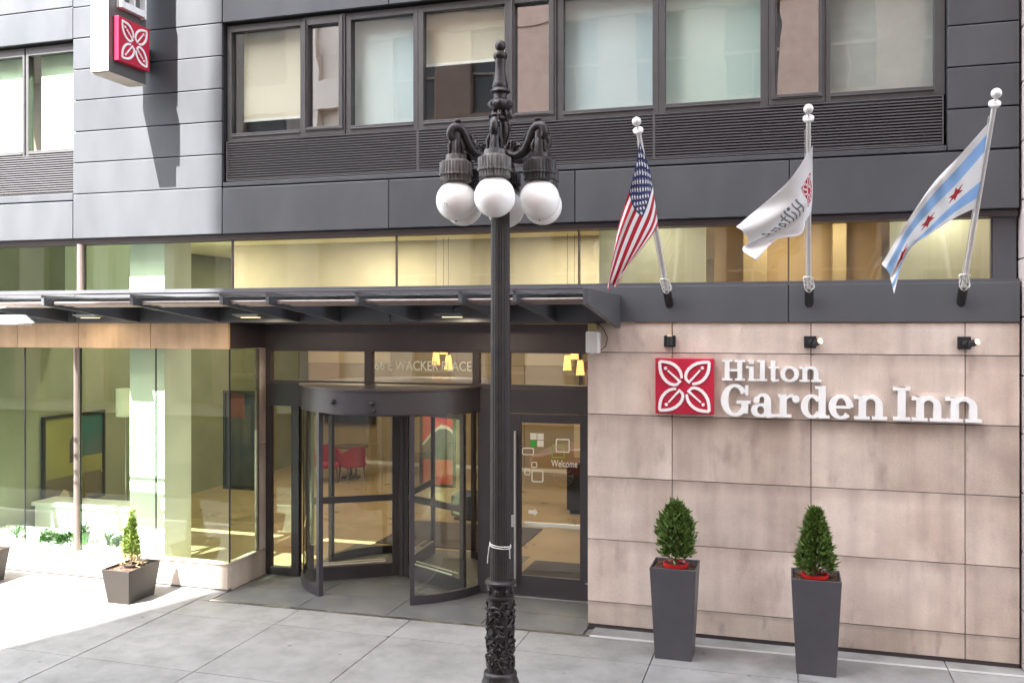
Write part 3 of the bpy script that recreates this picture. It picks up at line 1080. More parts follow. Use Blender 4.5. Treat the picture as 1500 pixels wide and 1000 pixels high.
for wa in (-28, 92, 212):
    a = R(wa)
    d = Vector((math.cos(a), math.sin(a), 0))
    nrm = Vector((-math.sin(a), math.cos(a), 0))

    def wing_box(r0, r1, z0, z1, th):
        c = Vector((RC[0], RC[1], 0))
        q = [c + d * r0 - nrm * th, c + d * r1 - nrm * th, c + d * r1 + nrm * th, c + d * r0 + nrm * th]
        return [(v.x, v.y, z0) for v in q], [(v.x, v.y, z1) for v in q]
    f = MB()
    f.hexa(*wing_box(0.055, 0.15, 0.012, 2.43, 0.024))
    f.hexa(*wing_box(1.26, 1.345, 0.012, 2.43, 0.024))
    f.hexa(*wing_box(0.1505, 1.2595, 0.012, 0.20, 0.024))
    f.hexa(*wing_box(0.1505, 1.2595, 2.35, 2.43, 0.024))
    f.hexa(*wing_box(0.1505, 1.2595, 1.10, 1.19, 0.024))
    wg = f.build('wing', 'door_metal', RV, bevel=0.003)
    MB().hexa(*wing_box(0.151, 1.259, 0.201, 1.099, 0.005)).build('pane', 'glass_clear', wg)
    MB().hexa(*wing_box(0.151, 1.259, 1.191, 2.349, 0.005)).build('pane', 'glass_clear', wg)
    c = Vector((RC[0], RC[1], 0))
    h = MB()
    for s in (-1, 1):
        p0 = c + d * 0.25 + nrm * 0.055 * s
        p1 = c + d * 1.15 + nrm * 0.055 * s
        h.tube([(p0.x, p0.y, 0.24), (p1.x, p1.y, 0.24)], 0.013, 8)
    h.build('push_bar', 'steel', wg, smooth=True)
for a in (255, 278):
    p = (RC[0] + (RR + 0.04) * math.cos(R(a)), RC[1] + (RR + 0.04) * math.sin(R(a)), 2.62)
    MB().ball(p, 0.036, 14, 9).build('sensor', 'black_metal', RV, smooth=True)
p = (RC[0] + (RR + 0.034) * math.cos(R(278)), RC[1] + (RR + 0.034) * math.sin(R(278)))
box('sensor_bracket', 'black_metal', RV, p[0] - 0.045, p[0] + 0.045, p[1] - 0.02, p[1] + 0.02, 2.50, 2.535, bevel=0.005)

# ------------------------------------------------------------------ side door
GD = thing('glass_door', 'dark framed glass door with long vertical pull bar and welcome lettering', 'door', (-3.0, YE, 0))
d = MB()
d.box(-3.60, -3.449, YE - 0.02, YE + 0.03, 0.02, 2.445)
d.box(-2.642, -2.42, YE - 0.02, YE + 0.03, 0.02, 2.445)
d.box(-3.4485, -2.6425, YE - 0.02, YE + 0.03, 2.33, 2.445)
d.box(-3.4485, -2.6425, YE - 0.02, YE + 0.03, 0.02, 0.285)
d.build('door_frame', 'door_metal', GD, bevel=0.004)
box('pane', 'glass_clear', GD, -3.448, -2.643, YE, YE + 0.01, 0.286, 2.329)
hb = MB().tube([(-3.513, YE - 0.085, 0.15), (-3.513, YE - 0.085, 2.22)], 0.017, 12)
hb.tube([(-3.513, YE - 0.085, 0.22), (-3.513, YE - 0.02, 0.22)], 0.011, 8)
hb.tube([(-3.513, YE - 0.085, 2.15), (-3.513, YE - 0.02, 2.15)], 0.011, 8)
hb.build('pull_bar', 'steel', GD, smooth=True)
box('push_bar', 'lacquer_white', GD, -3.44, -2.65, YE + 0.05, YE + 0.09, 0.93, 0.985, bevel=0.006)
box('door_badge', 'steel', GD, -2.575, -2.52, YE - 0.026, YE - 0.021, 0.235, 0.25)
box('threshold', 'steel', GD, -3.62, -2.335, YE - 0.06, YE + 0.05, 0.0, 0.016, bevel=0.003)
yd = YE - 0.0035
text_mesh('welcome_lettering', 'Welcome', -3.035, -2.68, 1.755, 1.845, yd, 'decal_white', GD)


def square(x0, x1, z0, z1, wd, m='decal_white', y=None):
    y = yd if y is None else y
    e = wd / 2
    pts = [(x0 + e, z0), (x1, z0), (x1, z1), (x0, z1), (x0, z0)]
    o_ = MB().strip([(x0, z0 - 0), (x1, z0)], wd, y - 0.001, y + 0.001)
    o_.strip([(x0, z1), (x1, z1)], wd, y - 0.001, y + 0.001)
    o_.strip([(x0, z0 + e + .0005), (x0, z1 - e - .0005)], wd, y - 0.001, y + 0.001)
    o_.strip([(x1, z0 + e + .0005), (x1, z1 - e - .0005)], wd, y - 0.001, y + 0.001)
    return o_.build('square_decal', m, GD)


for (ix, iz, mm) in [(0, 1, 'decal_white'), (1, 1, 'decal_white'), (0, 0, 'decal_green'), (1, 0, 'decal_white')]:
    x0 = -3.325 + ix * 0.098
    z0 = 2.01 + iz * 0.094
    box('square_decal', mm, GD, x0, x0 + 0.088, yd - 0.001, yd + 0.001, z0, z0 + 0.084)
square(-3.43, -3.28, 1.90, 1.985, 0.012)
square(-3.305, -3.235, 1.735, 1.80, 0.012)
square(-3.40, -3.33, 1.63, 1.70, 0.012)
square(-3.30, -3.15, 1.545, 1.69, 0.016)
square(-3.02, -2.86, 1.88, 2.05, 0.010, 'decal_lime', yd - 0.0005)
square(-2.965, -2.79, 1.955, 2.12, 0.014, 'decal_white', yd - 0.0035)
MB().prism([(-3.35, 1.11), (-3.27, 1.11), (-3.27, 1.08), (-3.215, 1.135), (-3.27, 1.19), (-3.27, 1.16), (-3.35, 1.16)], 'y', yd - 0.001, yd + 0.001).build('arrow_decal', 'decal_white', GD)

# ------------------------------------------------------------------ neighbour building, street opposite
NB = thing('neighbour_building', 'pale stone block wall of next building at right edge', 'building', (3, 0, 0))
z = 0.0
while z < 9:
    hgt = 0.62 if z < 6 else 0.585
    box('stone_block', 'neighbour_stone', NB, 2.352, 4.2, -0.10, 0.4, z + 0.006, z + hgt - 0.006, bevel=0.008)
    z += hgt
box('wall_core', 'core_dark', NB, 2.36, 12, 0.0, 6, 0, 20)

OB = thing('opposite_building', 'tall brick building with stone bands on the far side of the street', 'building', (0, -19, 0))
OX0, OX1, OY, OZ = -14.75, 40, -19.0, 46
ob = MB()
wx0 = OX0 + 1.2
cols = []
while wx0 + 1.6 < OX1:
    cols.append((wx0, wx0 + 1.6))
    wx0 += 2.9
wl = MB()
wl.box(OX0, OX1, OY - 16, OY - 0.35, 0, OZ)
wl.build('wall', 'brick_face', OB)
for fl in range(13):
    zb = 0.4 + fl * 3.5
    prev = OX0
    pier = MB()
    for (a, b) in cols + [(OX1, OX1)]:
        if a > prev:
            pier.box(prev, a, OY - 0.34, OY, zb, zb + 2.9)
        prev = b
    pier.build('wall', 'limestone' if fl in (0, 1, 12) else 'brick_face', OB)
    MB().box(OX0, OX1, OY - 0.34, OY + 0.06, zb + 2.905, zb + 3.495).build('spandrel', 'limestone' if fl % 3 == 1 else 'brick_face', OB)
    if fl < 6:
        for (a, b) in cols[:8]:
            wf = MB()
            wf.box(a + 0.01, b - 0.01, OY - 0.30, OY - 0.22, zb + 1.42, zb + 1.5)
            wf.box((a + b) / 2 - 0.03, (a + b) / 2 + 0.03, OY - 0.30, OY - 0.22, zb, zb + 1.41)
            w_ = wf.build('window', 'limestone', OB)
            box('pane', 'far_pane', w_, a + 0.01, b - 0.01, OY - 0.34, OY - 0.31, zb, zb + 2.9)

LB = thing('low_building', 'low sandstone building across the street beyond the gap', 'building', (-30, -20, 0))
MB().box(-60, -15.4, -34, -20.36, 0, 20).build('wall', 'limestone', LB)
for fl in range(5):
    zb = 0.5 + fl * 4.1
    MB().box(-60, -15.4, -20.354, -19.96, zb + 3.0, zb + 4.095).build('spandrel', 'limestone', LB)
    x = -60.0
    while x < -16:
        MB().box(x, x + 1.3, -20.354, -20.0, zb, zb + 2.998).build('pier', 'limestone' if fl else 'brick_face', LB)
        if x > -45 and x + 3.2 < -15.4:
            box('window', 'far_pane', LB, x + 1.302, x + 3.198, -20.354, -20.3, zb, zb + 2.998)
        x += 3.2

# car at the far kerb of the lane: the entrance glass mirrors it
CR = thing('parked_car', 'red hatchback parked in the street, mirrored in the glass side door', 'car', (-3.6, -8.5, -0.14))
mat('car_paint', (0.30, 0.008, 0.012), 0.25, 0.0, coat=0.8)
mat('tyre', (0.015, 0.015, 0.015), 0.85)
mat('car_glass', (0.015, 0.018, 0.02), 0.08)
cz = -0.14
lowp = [(-5.75, 0.30), (-5.80, 0.55), (-5.70, 0.76), (-4.75, 0.95), (-1.95, 1.0), (-1.62, 0.92), (-1.55, 0.45), (-1.62, 0.28)]
MB().prism([(x, z + cz) for x, z in lowp], 'y', -9.38, -7.62).build('body', 'car_paint', CR, bevel=0.09, seg=4)
MB().hexa([(-4.75, -9.30, 0.92 + cz), (-1.85, -9.30, 0.96 + cz), (-1.85, -7.70, 0.96 + cz), (-4.75, -7.70, 0.92 + cz)],
          [(-3.95, -9.10, 1.42 + cz), (-2.25, -9.10, 1.42 + cz), (-2.25, -7.90, 1.42 + cz), (-3.95, -7.90, 1.42 + cz)]).build('cabin_glass', 'car_glass', CR, bevel=0.05, seg=3)
MB().hexa([(-4.02, -9.12, 1.421 + cz), (-2.20, -9.12, 1.421 + cz), (-2.20, -7.88, 1.421 + cz), (-4.02, -7.88, 1.421 + cz)],
          [(-3.80, -9.0, 1.48 + cz), (-2.4, -9.0, 1.48 + cz), (-2.4, -8.0, 1.48 + cz), (-3.80, -8.0, 1.48 + cz)]).build('roof', 'car_paint', CR, bevel=0.03)
for xw in (-4.95, -2.40):
    for yw, sg in ((-7.66, 1), (-9.34, -1)):
        wh_ = MB().tube([(xw, yw - 0.20 * sg, 0.32 + cz), (xw, yw + 0.02 * sg, 0.32 + cz)], 0.32, 32).build('wheel', 'tyre', CR)
        rmm = MB()
        for q in range(10):
            a = 2 * PI * q / 10
            rmm.tube([(xw + 0.04 * math.cos(a), yw + 0.028 * sg, 0.32 + cz + 0.04 * math.sin(a)), (xw + 0.22 * math.cos(a), yw + 0.028 * sg, 0.32 + cz + 0.22 * math.sin(a))], 0.016, 6)
        rmm.tube([(xw + 0.225 * math.cos(2 * PI * q / 28), yw + 0.026 * sg, 0.32 + cz + 0.225 * math.sin(2 * PI * q / 28)) for q in range(29)], 0.014, 6)
        rmm.build('rim', 'steel', wh_)
for yw in (-7.95, -9.05):
    MB().ball((-5.70, yw, 0.66 + cz), 0.12, 14, 10, sx=0.5, sy=1.4, sz=0.7).build('headlight', 'lacquer_white', CR, smooth=True)
    MB().ball((-1.62, yw, 0.80 + cz), 0.11, 14, 10, sx=0.4, sy=1.2, sz=0.9).build('tail_light', 'pot_red', CR, smooth=True)

# ------------------------------------------------------------------ lettering and logos


def logo(parent, cx, cz, half, yf, m_line, depth=0.012, axis='y'):
    base = [(-20, 65), (-24, 95), (-33, 122), (-52, 150), (-80, 174), (-112, 190), (-150, 198), (-200, 202), (-198, 150), (-189, 105), (-170, 68), (-142, 36), (-112, 18), (-84, 11), (-60, 14), (-34, 38), (-68, 70), (-134, 128)]
    wds = [20, 22, 24, 24, 25, 25, 24, 22, 24, 25, 25, 24, 24, 23, 22, 17, 17, 14]
    k = half / 235
    for q in range(4):
        ca, sa = math.cos(-q * PI / 2), math.sin(-q * PI / 2)

        def rot(p):
            return (cx + (p[0] * ca - p[1] * sa) * k, cz + (p[0] * sa + p[1] * ca) * k)
        pts = [rot(p) for p in base]
        mb = MB()
        mb.strip(pts[:8], [x * k for x in wds[:8]], yf - depth, yf)
        mb.strip(pts[7:16], [x * k for x in wds[7:16]], yf - depth - 0.0006, yf)
        mb.strip(pts[14:], [x * k * 0.9 for x in wds[14:]], yf - depth - 0.0012, yf)
        c = rot((-152, 146))
        mb.prism(arc(c[0], c[1], 13 * k, 13 * k, 0, 345, 14), 'y', yf - depth, yf)
        if axis == 'x':
            mb.v = [(-p[1], p[0], p[2]) for p in mb.v]
        mb.build('leaf_emblem', m_line, parent)


LP = thing('logo_plaque', 'square red plaque with white four leaf emblem on the stone wall', 'sign', (-1.172, -0.05, 2.925))
box('plaque', 'sign_red', LP, -1.507, -0.838, -0.115, -0.034, 2.603, 3.248, bevel=0.006)
logo(LP, -1.172, 2.925, 0.333, -0.1152, 'sign_white')

LT = thing('wall_lettering', 'raised white two line serif hotel name on the stone wall', 'sign', (0.6, -0.03, 2.6))
YF, YB = -0.105, -0.034


def glyph(ch, x, x2, z, cap, xh, s, f):
    wdt = x2 - x
    mb = MB()
    cnt = [0]

    def S(pts, wd):
        cnt[0] += 1
        e = 0.0007 * cnt[0]
        mb.strip([(x + p[0], z + p[1]) for p in pts], wd, YF - e, YB + 0.0)

    def V(cx_, z0, z1, wd=None):
        S([(cx_, z0), (cx_, z1)], wd or s)

    def Hh(x0, x1, zc, wd=None):
        S([(x0, zc), (x1, zc)], wd or f)
    thin = s * 0.42

    def ringw(cx_, cz_, rx_, rz_, a0, a1, k=28, mn=thin, mx=s):
        pts = arc(cx_, cz_, rx_, rz_, a0, a1, k)
        ws = [mn + (mx - mn) * abs(math.cos(R(a0 + (a1 - a0) * i / k))) ** 1.5 for i in range(k + 1)]
        S(pts, ws)
    if ch == 'I':
        V(wdt / 2, 0, cap)
        Hh(0, wdt, f / 2)
        Hh(0, wdt, cap - f / 2)
    elif ch == 'H':
        for c_ in (0.22, 0.78):
            V(c_ * wdt, 0, cap)
            for zz in (f / 2, cap - f / 2):
                Hh((c_ - 0.22) * wdt, (c_ + 0.22) * wdt, zz)
        Hh(0.2 * wdt, 0.8 * wdt, cap * 0.5)
    elif ch == 'i':
        V(0.52 * wdt, 0, xh)
        Hh(0.02, wdt, f / 2)
        Hh(0.0, 0.52 * wdt, xh - f / 2)
        S([(0.52 * wdt, cap * 0.82), (0.52 * wdt, cap * 0.985)], s)
        Hh(0.16 * wdt, 0.5 * wdt, cap * 0.965, f * 0.7)
    elif ch == 'l':
        V(0.54 * wdt, 0, cap * 1.0)
        Hh(0.0, wdt, f / 2)
        Hh(0.05 * wdt, 0.54 * wdt, cap - f / 2)
    elif ch == 't':
        V(0.44 * wdt, f, cap * 0.97)
        Hh(0, wdt, xh - f / 2)
        pts = [(0.44 * wdt, f * 1.3), (0.5 * wdt, 0.55 * f), (0.68 * wdt, 0.4 * f), (0.98 * wdt, 0.55 * f)]
        S(pts, [s, s * 0.8, f, f * 0.8])
    elif ch == 'o':
        ringw(wdt / 2, xh / 2, wdt / 2 - s * 0.5, xh / 2 - thin * 0.5 + 0.003, 0, 360, 40)
    elif ch == 'n':
        V(0.25 * wdt, 0, xh)
        Hh(0, 0.47 * wdt, f / 2)
        Hh(0, 0.25 * wdt, xh - f / 2)
        V(0.76 * wdt, 0, xh * 0.66)
        Hh(0.54 * wdt, wdt, f / 2)
        ax = arc(0.525 * wdt, xh * 0.62, 0.235 * wdt, xh * 0.33, 165, 0, 18)
        k = len(ax) - 1
        S(ax, [f * 0.8 + (s - f * 0.8) * max(0.0, (i / k - 0.25) / 0.75) for i in range(k + 1)])
    elif ch == 'r':
        V(0.30 * wdt, 0, xh)
        Hh(0, 0.66 * wdt, f / 2)
        Hh(0.02, 0.30 * wdt, xh - f / 2)
        ax = arc(0.66 * wdt, xh * 0.60, 0.30 * wdt, xh * 0.33, 175, 75, 14)
        S(ax, [f * 0.75] * 8 + [f * (0.75 + 0.12 * i) for i in range(7)])
        c_ = (0.84 * wdt, xh * 0.80)
        mb.prism([(x + p[0], z + p[1]) for p in arc(c_[0], c_[1], s * 0.52, s * 0.52, 0, 345, 20)], 'y', YF - 0.006, YB)
    elif ch == 'a':
        V(0.66 * wdt, 0.10 * xh, 0.70 * xh)
        ax = arc(0.45 * wdt, xh * 0.70, 0.21 * wdt, xh * 0.255, 0, 170, 18)
        S(ax, [s * (1 - 0.55 * min(1, i / 9)) for i in range(19)])
        mb.prism([(x + p[0], z + p[1]) for p in arc(0.20 * wdt, xh * 0.72, s * 0.46, s * 0.46, 0, 345, 20)], 'y', YF - 0.006, YB)
        ringw(0.37 * wdt, xh * 0.28, 0.27 * wdt, xh * 0.245, 40, 330, 26, thin * 0.9, s * 0.95)
        S([(0.52 * wdt, xh * 0.56), (0.66 * wdt, xh * 0.60)], thin)
        S([(0.66 * wdt, 0.14 * xh), (0.72 * wdt, 0.06 * xh), (0.84 * wdt, f * 0.42), (1.0 * wdt, f * 0.5)], [s, s * 0.8, f, f * 0.9])
    elif ch == 'd':
        ringw(0.40 * wdt, xh / 2, 0.40 * wdt - s * 0.5, xh / 2 - thin * 0.5 + 0.003, 35, 325, 34)
        V(0.74 * wdt, 0, cap)
        Hh(0.50 * wdt, 0.74 * wdt, cap - f / 2)
        Hh(0.74 * wdt, wdt, f / 2)
    elif ch == 'e':
        ringw(0.5 * wdt, xh / 2, 0.5 * wdt - s * 0.45, xh / 2 - thin * 0.5 + 0.003, 0, 318, 36)
        Hh(0.22 * wdt, 0.90 * wdt, xh * 0.50, f * 0.85)
    elif ch == 'G':
        ringw(0.47 * wdt, cap / 2, 0.47 * wdt - s * 0.5, cap / 2 - thin * 0.5 + 0.004, 30, 322, 36, thin, s * 1.08)
        V(0.80 * wdt, cap * 0.09, cap * 0.42)
        Hh(0.52 * wdt, 1.0 * wdt, cap * 0.44)
        S([(0.865 * wdt, cap * 0.66), (0.865 * wdt, cap * 0.97)], [f * 0.9, f * 1.2])
    mb.build('letter', 'sign_white', LT)


for ch, a, b in [('H', -0.744, -0.492), ('i', -0.479, -0.366), ('l', -0.36, -0.246), ('t', -0.232, -0.117), ('o', -0.104, 0.098), ('n', 0.103, 0.336)]:
    glyph(ch, a, b, 3.0, 0.235, 0.165, 0.052, 0.022)
for ch, a, b in [('G', -0.754, -0.428), ('a', -0.415, -0.152), ('r', -0.148, 0.105), ('d', 0.118, 0.423), ('e', 0.416, 0.669), ('n', 0.681, 1.017), ('I', 1.081, 1.252), ('n', 1.267, 1.600), ('n', 1.606, 1.954)]:
    glyph(ch, a, b, 2.597, 0.358, 0.258, 0.076, 0.032)

# projecting sign, top left
BS = thing('projecting_sign', 'white and grey blade sign with red leaf emblem high on sunlit panels', 'sign', (-8.64, -0.6, 7.0))
bx = MB().box(-8.775, -8.50, -0.94, -0.22, 6.94, 10.5)
bx.build('sign_box', 'sign_grey', BS, bevel=0.004)
box('front_face', 'sign_white', BS, -8.772, -8.503, -0.955, -0.942, 6.945, 10.5, bevel=0.003)
box('bottom_plate', 'stone_sill', BS, -8.77, -8.505, -0.935, -0.225, 6.925, 6.939)
box('emblem_box', 'sign_red', BS, -8.499, -8.41, -0.87, -0.26, 7.10, 7.68, bevel=0.004)
logo(BS, -0.565, 7.39, 0.282, 8.4098, 'sign_white', 0.01, 'x')
lt = MB()
lt.box(-8.499, -8.42, -0.80, -0.745, 7.82, 8.8)
lt.box(-8.499, -8.42, -0.744, -0.34, 7.82, 7.905)
lt.box(-8.499, -8.42, -0.56, -0.53, 7.906, 8.8)
lt.box(-8.499, -8.42, -0.345, -0.31, 7.80, 8.8)
lt.build('channel_letter', 'sign_white', BS)
box('wall_bracket', 'black_metal', BS, -8.68, -8.60, -0.219, -0.031, 7.2, 7.5)
box('wall_bracket', 'black_metal', BS, -8.68, -8.60, -0.219, -0.031, 9.2, 9.5)

# ------------------------------------------------------------------ wall fixtures
SP = [(-1.346, 'black wall spotlight above the red plaque, lamp turned away', 0),
      (0.218, 'black wall spotlight with lit lamp above the middle of the white lettering', 1),
      (1.79, 'black wall spotlight with lit lamp nearest the right edge', 1)]
for x, lab, on in SP:
    t = thing('wall_spotlight', lab, 'spotlight', (x, -0.03, 3.44), 'spotlights above the wall sign')
    box('back_plate', 'black_metal', t, x - 0.066, x + 0.066, -0.072, -0.034, 3.378, 3.512, bevel=0.005)
    if on:
        MB().tube([(x, -0.07, 3.44), (x + 0.03, -0.13, 3.44)], 0.03, 12).build('arm', 'black_metal', t, smooth=True)
        dx = Vector((0.55, -0.75, 0.28)).normalized()
        p0 = Vector((x + 0.035, -0.10, 3.425))
        p1 = p0 + dx * 0.12
        MB().tube([p0, p1], [0.034, 0.038], 16).build('lamp_head', 'black_metal', t, smooth=True)
        MB().tube([p1 - dx * 0.004, p1 + dx * 0.004], 0.032, 16).build('lens', 'lens_warm', t)
    else:
        MB().tube([(x + 0.005, -0.10, 3.40), (x + 0.005, -0.10, 3.50)], 0.034, 14).build('lamp_head', 'black_metal', t, smooth=True)
        MB().tube([(x + 0.005, -0.10, 3.501), (x + 0.005, -0.10, 3.53)], [0.03, 0.022], 12).build('lamp_collar', 'leaf_dry', t, smooth=True)
        MB().tube([(x + 0.01, -0.045, 3.51), (x + 0.01, -0.04, 3.66)], 0.005, 6).build('conduit', 'leaf_dry', t)
t = thing('wall_speaker', 'white weathered outdoor speaker box under the right end of canopy', 'speaker', (-2.25, -0.1, 3.44))
box('cabinet', 'white_plastic', t, -2.32, -2.165, -0.21, -0.06, 3.30, 3.56, bevel=0.015)
gr = MB()
for k in range(9):
    gr.box(-2.308 + k * 0.0155, -2.300 + k * 0.0155, -0.216, -0.2105, 3.325, 3.54)
gr.build('speaker_grille', 'white_plastic', t)
box('mount', 'leaf_dry', t, -2.30, -2.20, -0.17, -0.032, 3.562, 3.655, bevel=0.004)
MB().tube([(-2.21, -0.05, 3.66), (-2.13, -0.045, 3.58), (-2.09, -0.04, 3.48), (-2.11, -0.04, 3.38), (-2.17, -0.06, 3.33)], 0.005, 6).build('cable', 'black_metal', t)
MB().tube([(-2.255, -0.13, 3.30), (-2.255, -0.13, 3.285)], 0.022, 10).build('grommet', 'white_plastic', t)

# ------------------------------------------------------------------ flagpoles and flags
POLES = [((-1.356, -0.05, 3.90), (-1.44, -1.78, 5.545), 'short white flagpole carrying the striped flag with stars', 0.030),
         ((0.205, -0.05, 3.90), (0.168, -1.78, 5.56), 'white flagpole carrying the plain white flag with grey print', 0.027),
         ((1.762, -0.05, 3.90), (1.749, -1.78, 5.59), 'white flagpole with the pale blue striped flag, nearest the right edge', 0.027)]
for b0, t0, lab, rad in POLES:
    p = thing('flagpole', lab, 'flagpole', b0, 'flagpoles on the beam above the stone wall')
    b0, t0 = Vector(b0), Vector(t0)
    dr = (t0 - b0).normalized()
    MB().tube([b0 - dr * 0.06, b0 + dr * 0.20], 0.048, 20).build('socket', 'black_metal', p, smooth=True)
    MB().tube([b0 + dr * 0.19, t0], [rad, rad * 0.78], 16).build('pole', 'pole_white', p, smooth=True)
    MB().tube([t0 - dr * 0.002, t0 + dr * 0.02, t0 + dr * 0.04, t0 + dr * 0.06], [0.03, 0.052, 0.052, 0.02], 16).build('truck', 'pole_white', p, smooth=True)
    MB().tube([t0 + dr * 0.05, t0 + dr * 0.10], 0.012, 8).build('finial_stem', 'pole_white', p)
    MB().ball(t0 + dr * 0.135, 0.046, 16, 10).build('finial_ball', 'pole_white', p, smooth=True)
    rp_ = MB()
    side = dr.cross(Vector((0, 0, 1))).normalized()
    for k in range(4):
        c = b0 + dr * (0.26 + 0.03 * k)
        pts = []
        for q in range(13):
            a = 2 * PI * q / 12
            pts.append(c + side * math.cos(a) * (0.048 + 0.012 * math.sin(k * 2.1)) + dr * (math.sin(a + k) * 0.07) + side.cross(dr) * math.sin(a) * 0.045)
        rp_.tube(pts, 0.0065, 6)
    rp_.tube([b0 + dr * 0.3 + side * 0.035, t0 - dr * 0.1 + side * 0.03], 0.004, 5)
    rp_.build('halyard', 'rope', p, smooth=True)


def cr(p, t):
    """Catmull-Rom through list p at t in 0..1"""
    k = len(p) - 1
    f = min(t * k, k - 1e-6)
    i = int(f)
    u = f - i
    P = [p[max(i - 1, 0)], p[i], p[i + 1], p[min(i + 2, k)]]
    return 0.5 * ((2 * P[1]) + (P[2] - P[0]) * u + (2 * P[0] - 5 * P[1] + 4 * P[2] - P[3]) * u * u + (3 * P[1] - P[0] - 3 * P[2] + P[3]) * u ** 3)


def flag(name, label, ctrl, color, fold, loc, nu=150, nv=110):
    rows = [[Vector(q) for q in r] for r in ctrl]
    me = bpy.data.meshes.new(name)
    vs = []
    fs = []
    cols = []
    for i in range(nu + 1):
        u = i / nu
        for j in range(nv + 1):
            v = j / nv
            col = [cr(r, v) for r in rows]
            p = cr(col, u)
            p = p + fold(u, v)
            vs.append(p - Vector(loc))
    for i in range(nu):
        for j in range(nv):
            a = i * (nv + 1) + j
            fs.append((a, a + 1, a + nv + 2, a + nv + 1))
            cols.append(color((i + 0.5) / nu, (j + 0.5) / nv))
    me.from_pydata(vs, [], fs)
    me.update()
    at = me.color_attributes.new('print', 'FLOAT_COLOR', 'CORNER')
    k = 0
    for pi_, pl in enumerate(me.polygons):
        pl.use_smooth = True
        for li in pl.loop_indices:
            at.data[li].color = (*cols[pi_], 1)
    me.materials.append(M['flag_print'])
    o = bpy.data.objects.new(name, me)
    C.objects.link(o)
    o.location = loc
    sdm = o.modifiers.new('thick', 'SOLIDIFY')
    sdm.thickness = 0.002
    tag(o, label, 'flag', 'flags flying above the stone wall')
    return o


US = [[(-1.434, -1.749, 5.462), (-1.37, -1.49, 5.214), (-1.363, -1.245, 4.981), (-1.359, -0.96, 4.709)],
      [(-1.541, -1.652, 5.111), (-1.461, -1.458, 4.927), (-1.411, -1.274, 4.786), (-1.389, -1.061, 4.627)],
      [(-1.662, -1.555, 4.809), (-1.579, -1.425, 4.667), (-1.507, -1.303, 4.571), (-1.461, -1.161, 4.497)],
      [(-1.746, -1.458, 4.513), (-1.69, -1.393, 4.404), (-1.626, -1.332, 4.322), (-1.569, -1.261, 4.326)],
      [(-1.833, -1.361, 3.987), (-1.804, -1.361, 4.094), (-1.746, -1.361, 4.036), (-1.696, -1.361, 4.164)]]
WH = [
      [ (0.208, -1.574, 5.362), (0.213, -1.361, 5.158), (0.218, -1.145, 4.951), (0.208, -0.973, 4.786) ],
      [ (0.019, -1.496, 5.093), (0.084, -1.337, 4.931), (0.151, -1.175, 4.785), (0.153, -1.046, 4.709) ],
      [ (-0.175, -1.418, 4.917), (-0.072, -1.312, 4.77), (0.02, -1.204, 4.628), (0.1, -1.118, 4.565) ],
      [ (-0.348, -1.341, 4.783), (-0.231, -1.288, 4.613), (-0.179, -1.234, 4.534), (-0.139, -1.191, 4.502) ],
      [ (-0.533, -1.263, 4.632), (-0.398, -1.263, 4.496), (-0.486, -1.263, 4.394), (-0.324, -1.263, 4.3) ],
]
CH = [
      [ (1.722, -1.683, 5.467), (1.73, -1.455, 5.248), (1.746, -1.208, 5.011), (1.746, -0.973, 4.786) ],
      [ (1.494, -1.595, 5.192), (1.51, -1.424, 4.983), (1.527, -1.238, 4.814), (1.525, -1.062, 4.676) ],
      [ (1.281, -1.506, 4.949), (1.296, -1.392, 4.751), (1.313, -1.269, 4.602), (1.28, -1.152, 4.502) ],
      [ (1.066, -1.418, 4.62), (1.084, -1.361, 4.475), (1.103, -1.299, 4.374), (1.079, -1.241, 4.34) ],
      [ (0.849, -1.33, 4.232), (0.929, -1.33, 4.112), (0.941, -1.33, 4.039), (0.96, -1.33, 3.934) ],
]
RED, WHT, BLU, SKY = (0.50, 0.004, 0.025), (0.83, 0.83, 0.83), (0.02, 0.03, 0.13), (0.36, 0.58, 0.84)


def in_star(dx, dy, r, pts, inner=0.42):
    d_ = math.hypot(dx, dy)
    if d_ > r:
        return False
    a = (math.atan2(dx, dy) % (2 * PI / pts)) - PI / pts
    # edge between the outer tip and the inner corner
    t_ = abs(a) / (PI / pts)
    ri = r * inner
    x1_, y1_ = r * math.cos(PI / pts), r * math.sin(PI / pts)
    x2_, y2_ = ri, 0.0
    px_, py_ = d_ * math.cos(a), d_ * abs(math.sin(a))
    return (x1_ - x2_) * (py_ - y2_) - (y1_ - y2_) * (px_ - x2_) >= 0


def us_col(u, v):
    if u < 0.35 and v < 7 / 13:
        U, V_ = u / 0.35, v / (7 / 13)
        for r_ in range(9):
            nn = 6 if r_ % 2 == 0 else 5
            for c_ in range(nn):
                cu_ = (c_ * 2 + 1 + r_ % 2) / 12
                cv_ = (r_ + 1) / 10
                if in_star((U - cu_) * 0.76, (V_ - cv_) * 0.54, 0.038, 5):
                    return WHT
        return BLU
    return RED if int(v * 13) % 2 == 0 else WHT


def ch_col(u, v):
    if 0.15 < v < 0.34 or 0.66 < v < 0.85:
        return SKY
    for cu_ in (0.27, 0.55, 0.83):
        if in_star((u - cu_) * 1.35, v - 0.5, 0.115, 6, 0.45):
            return RED
    return WHT


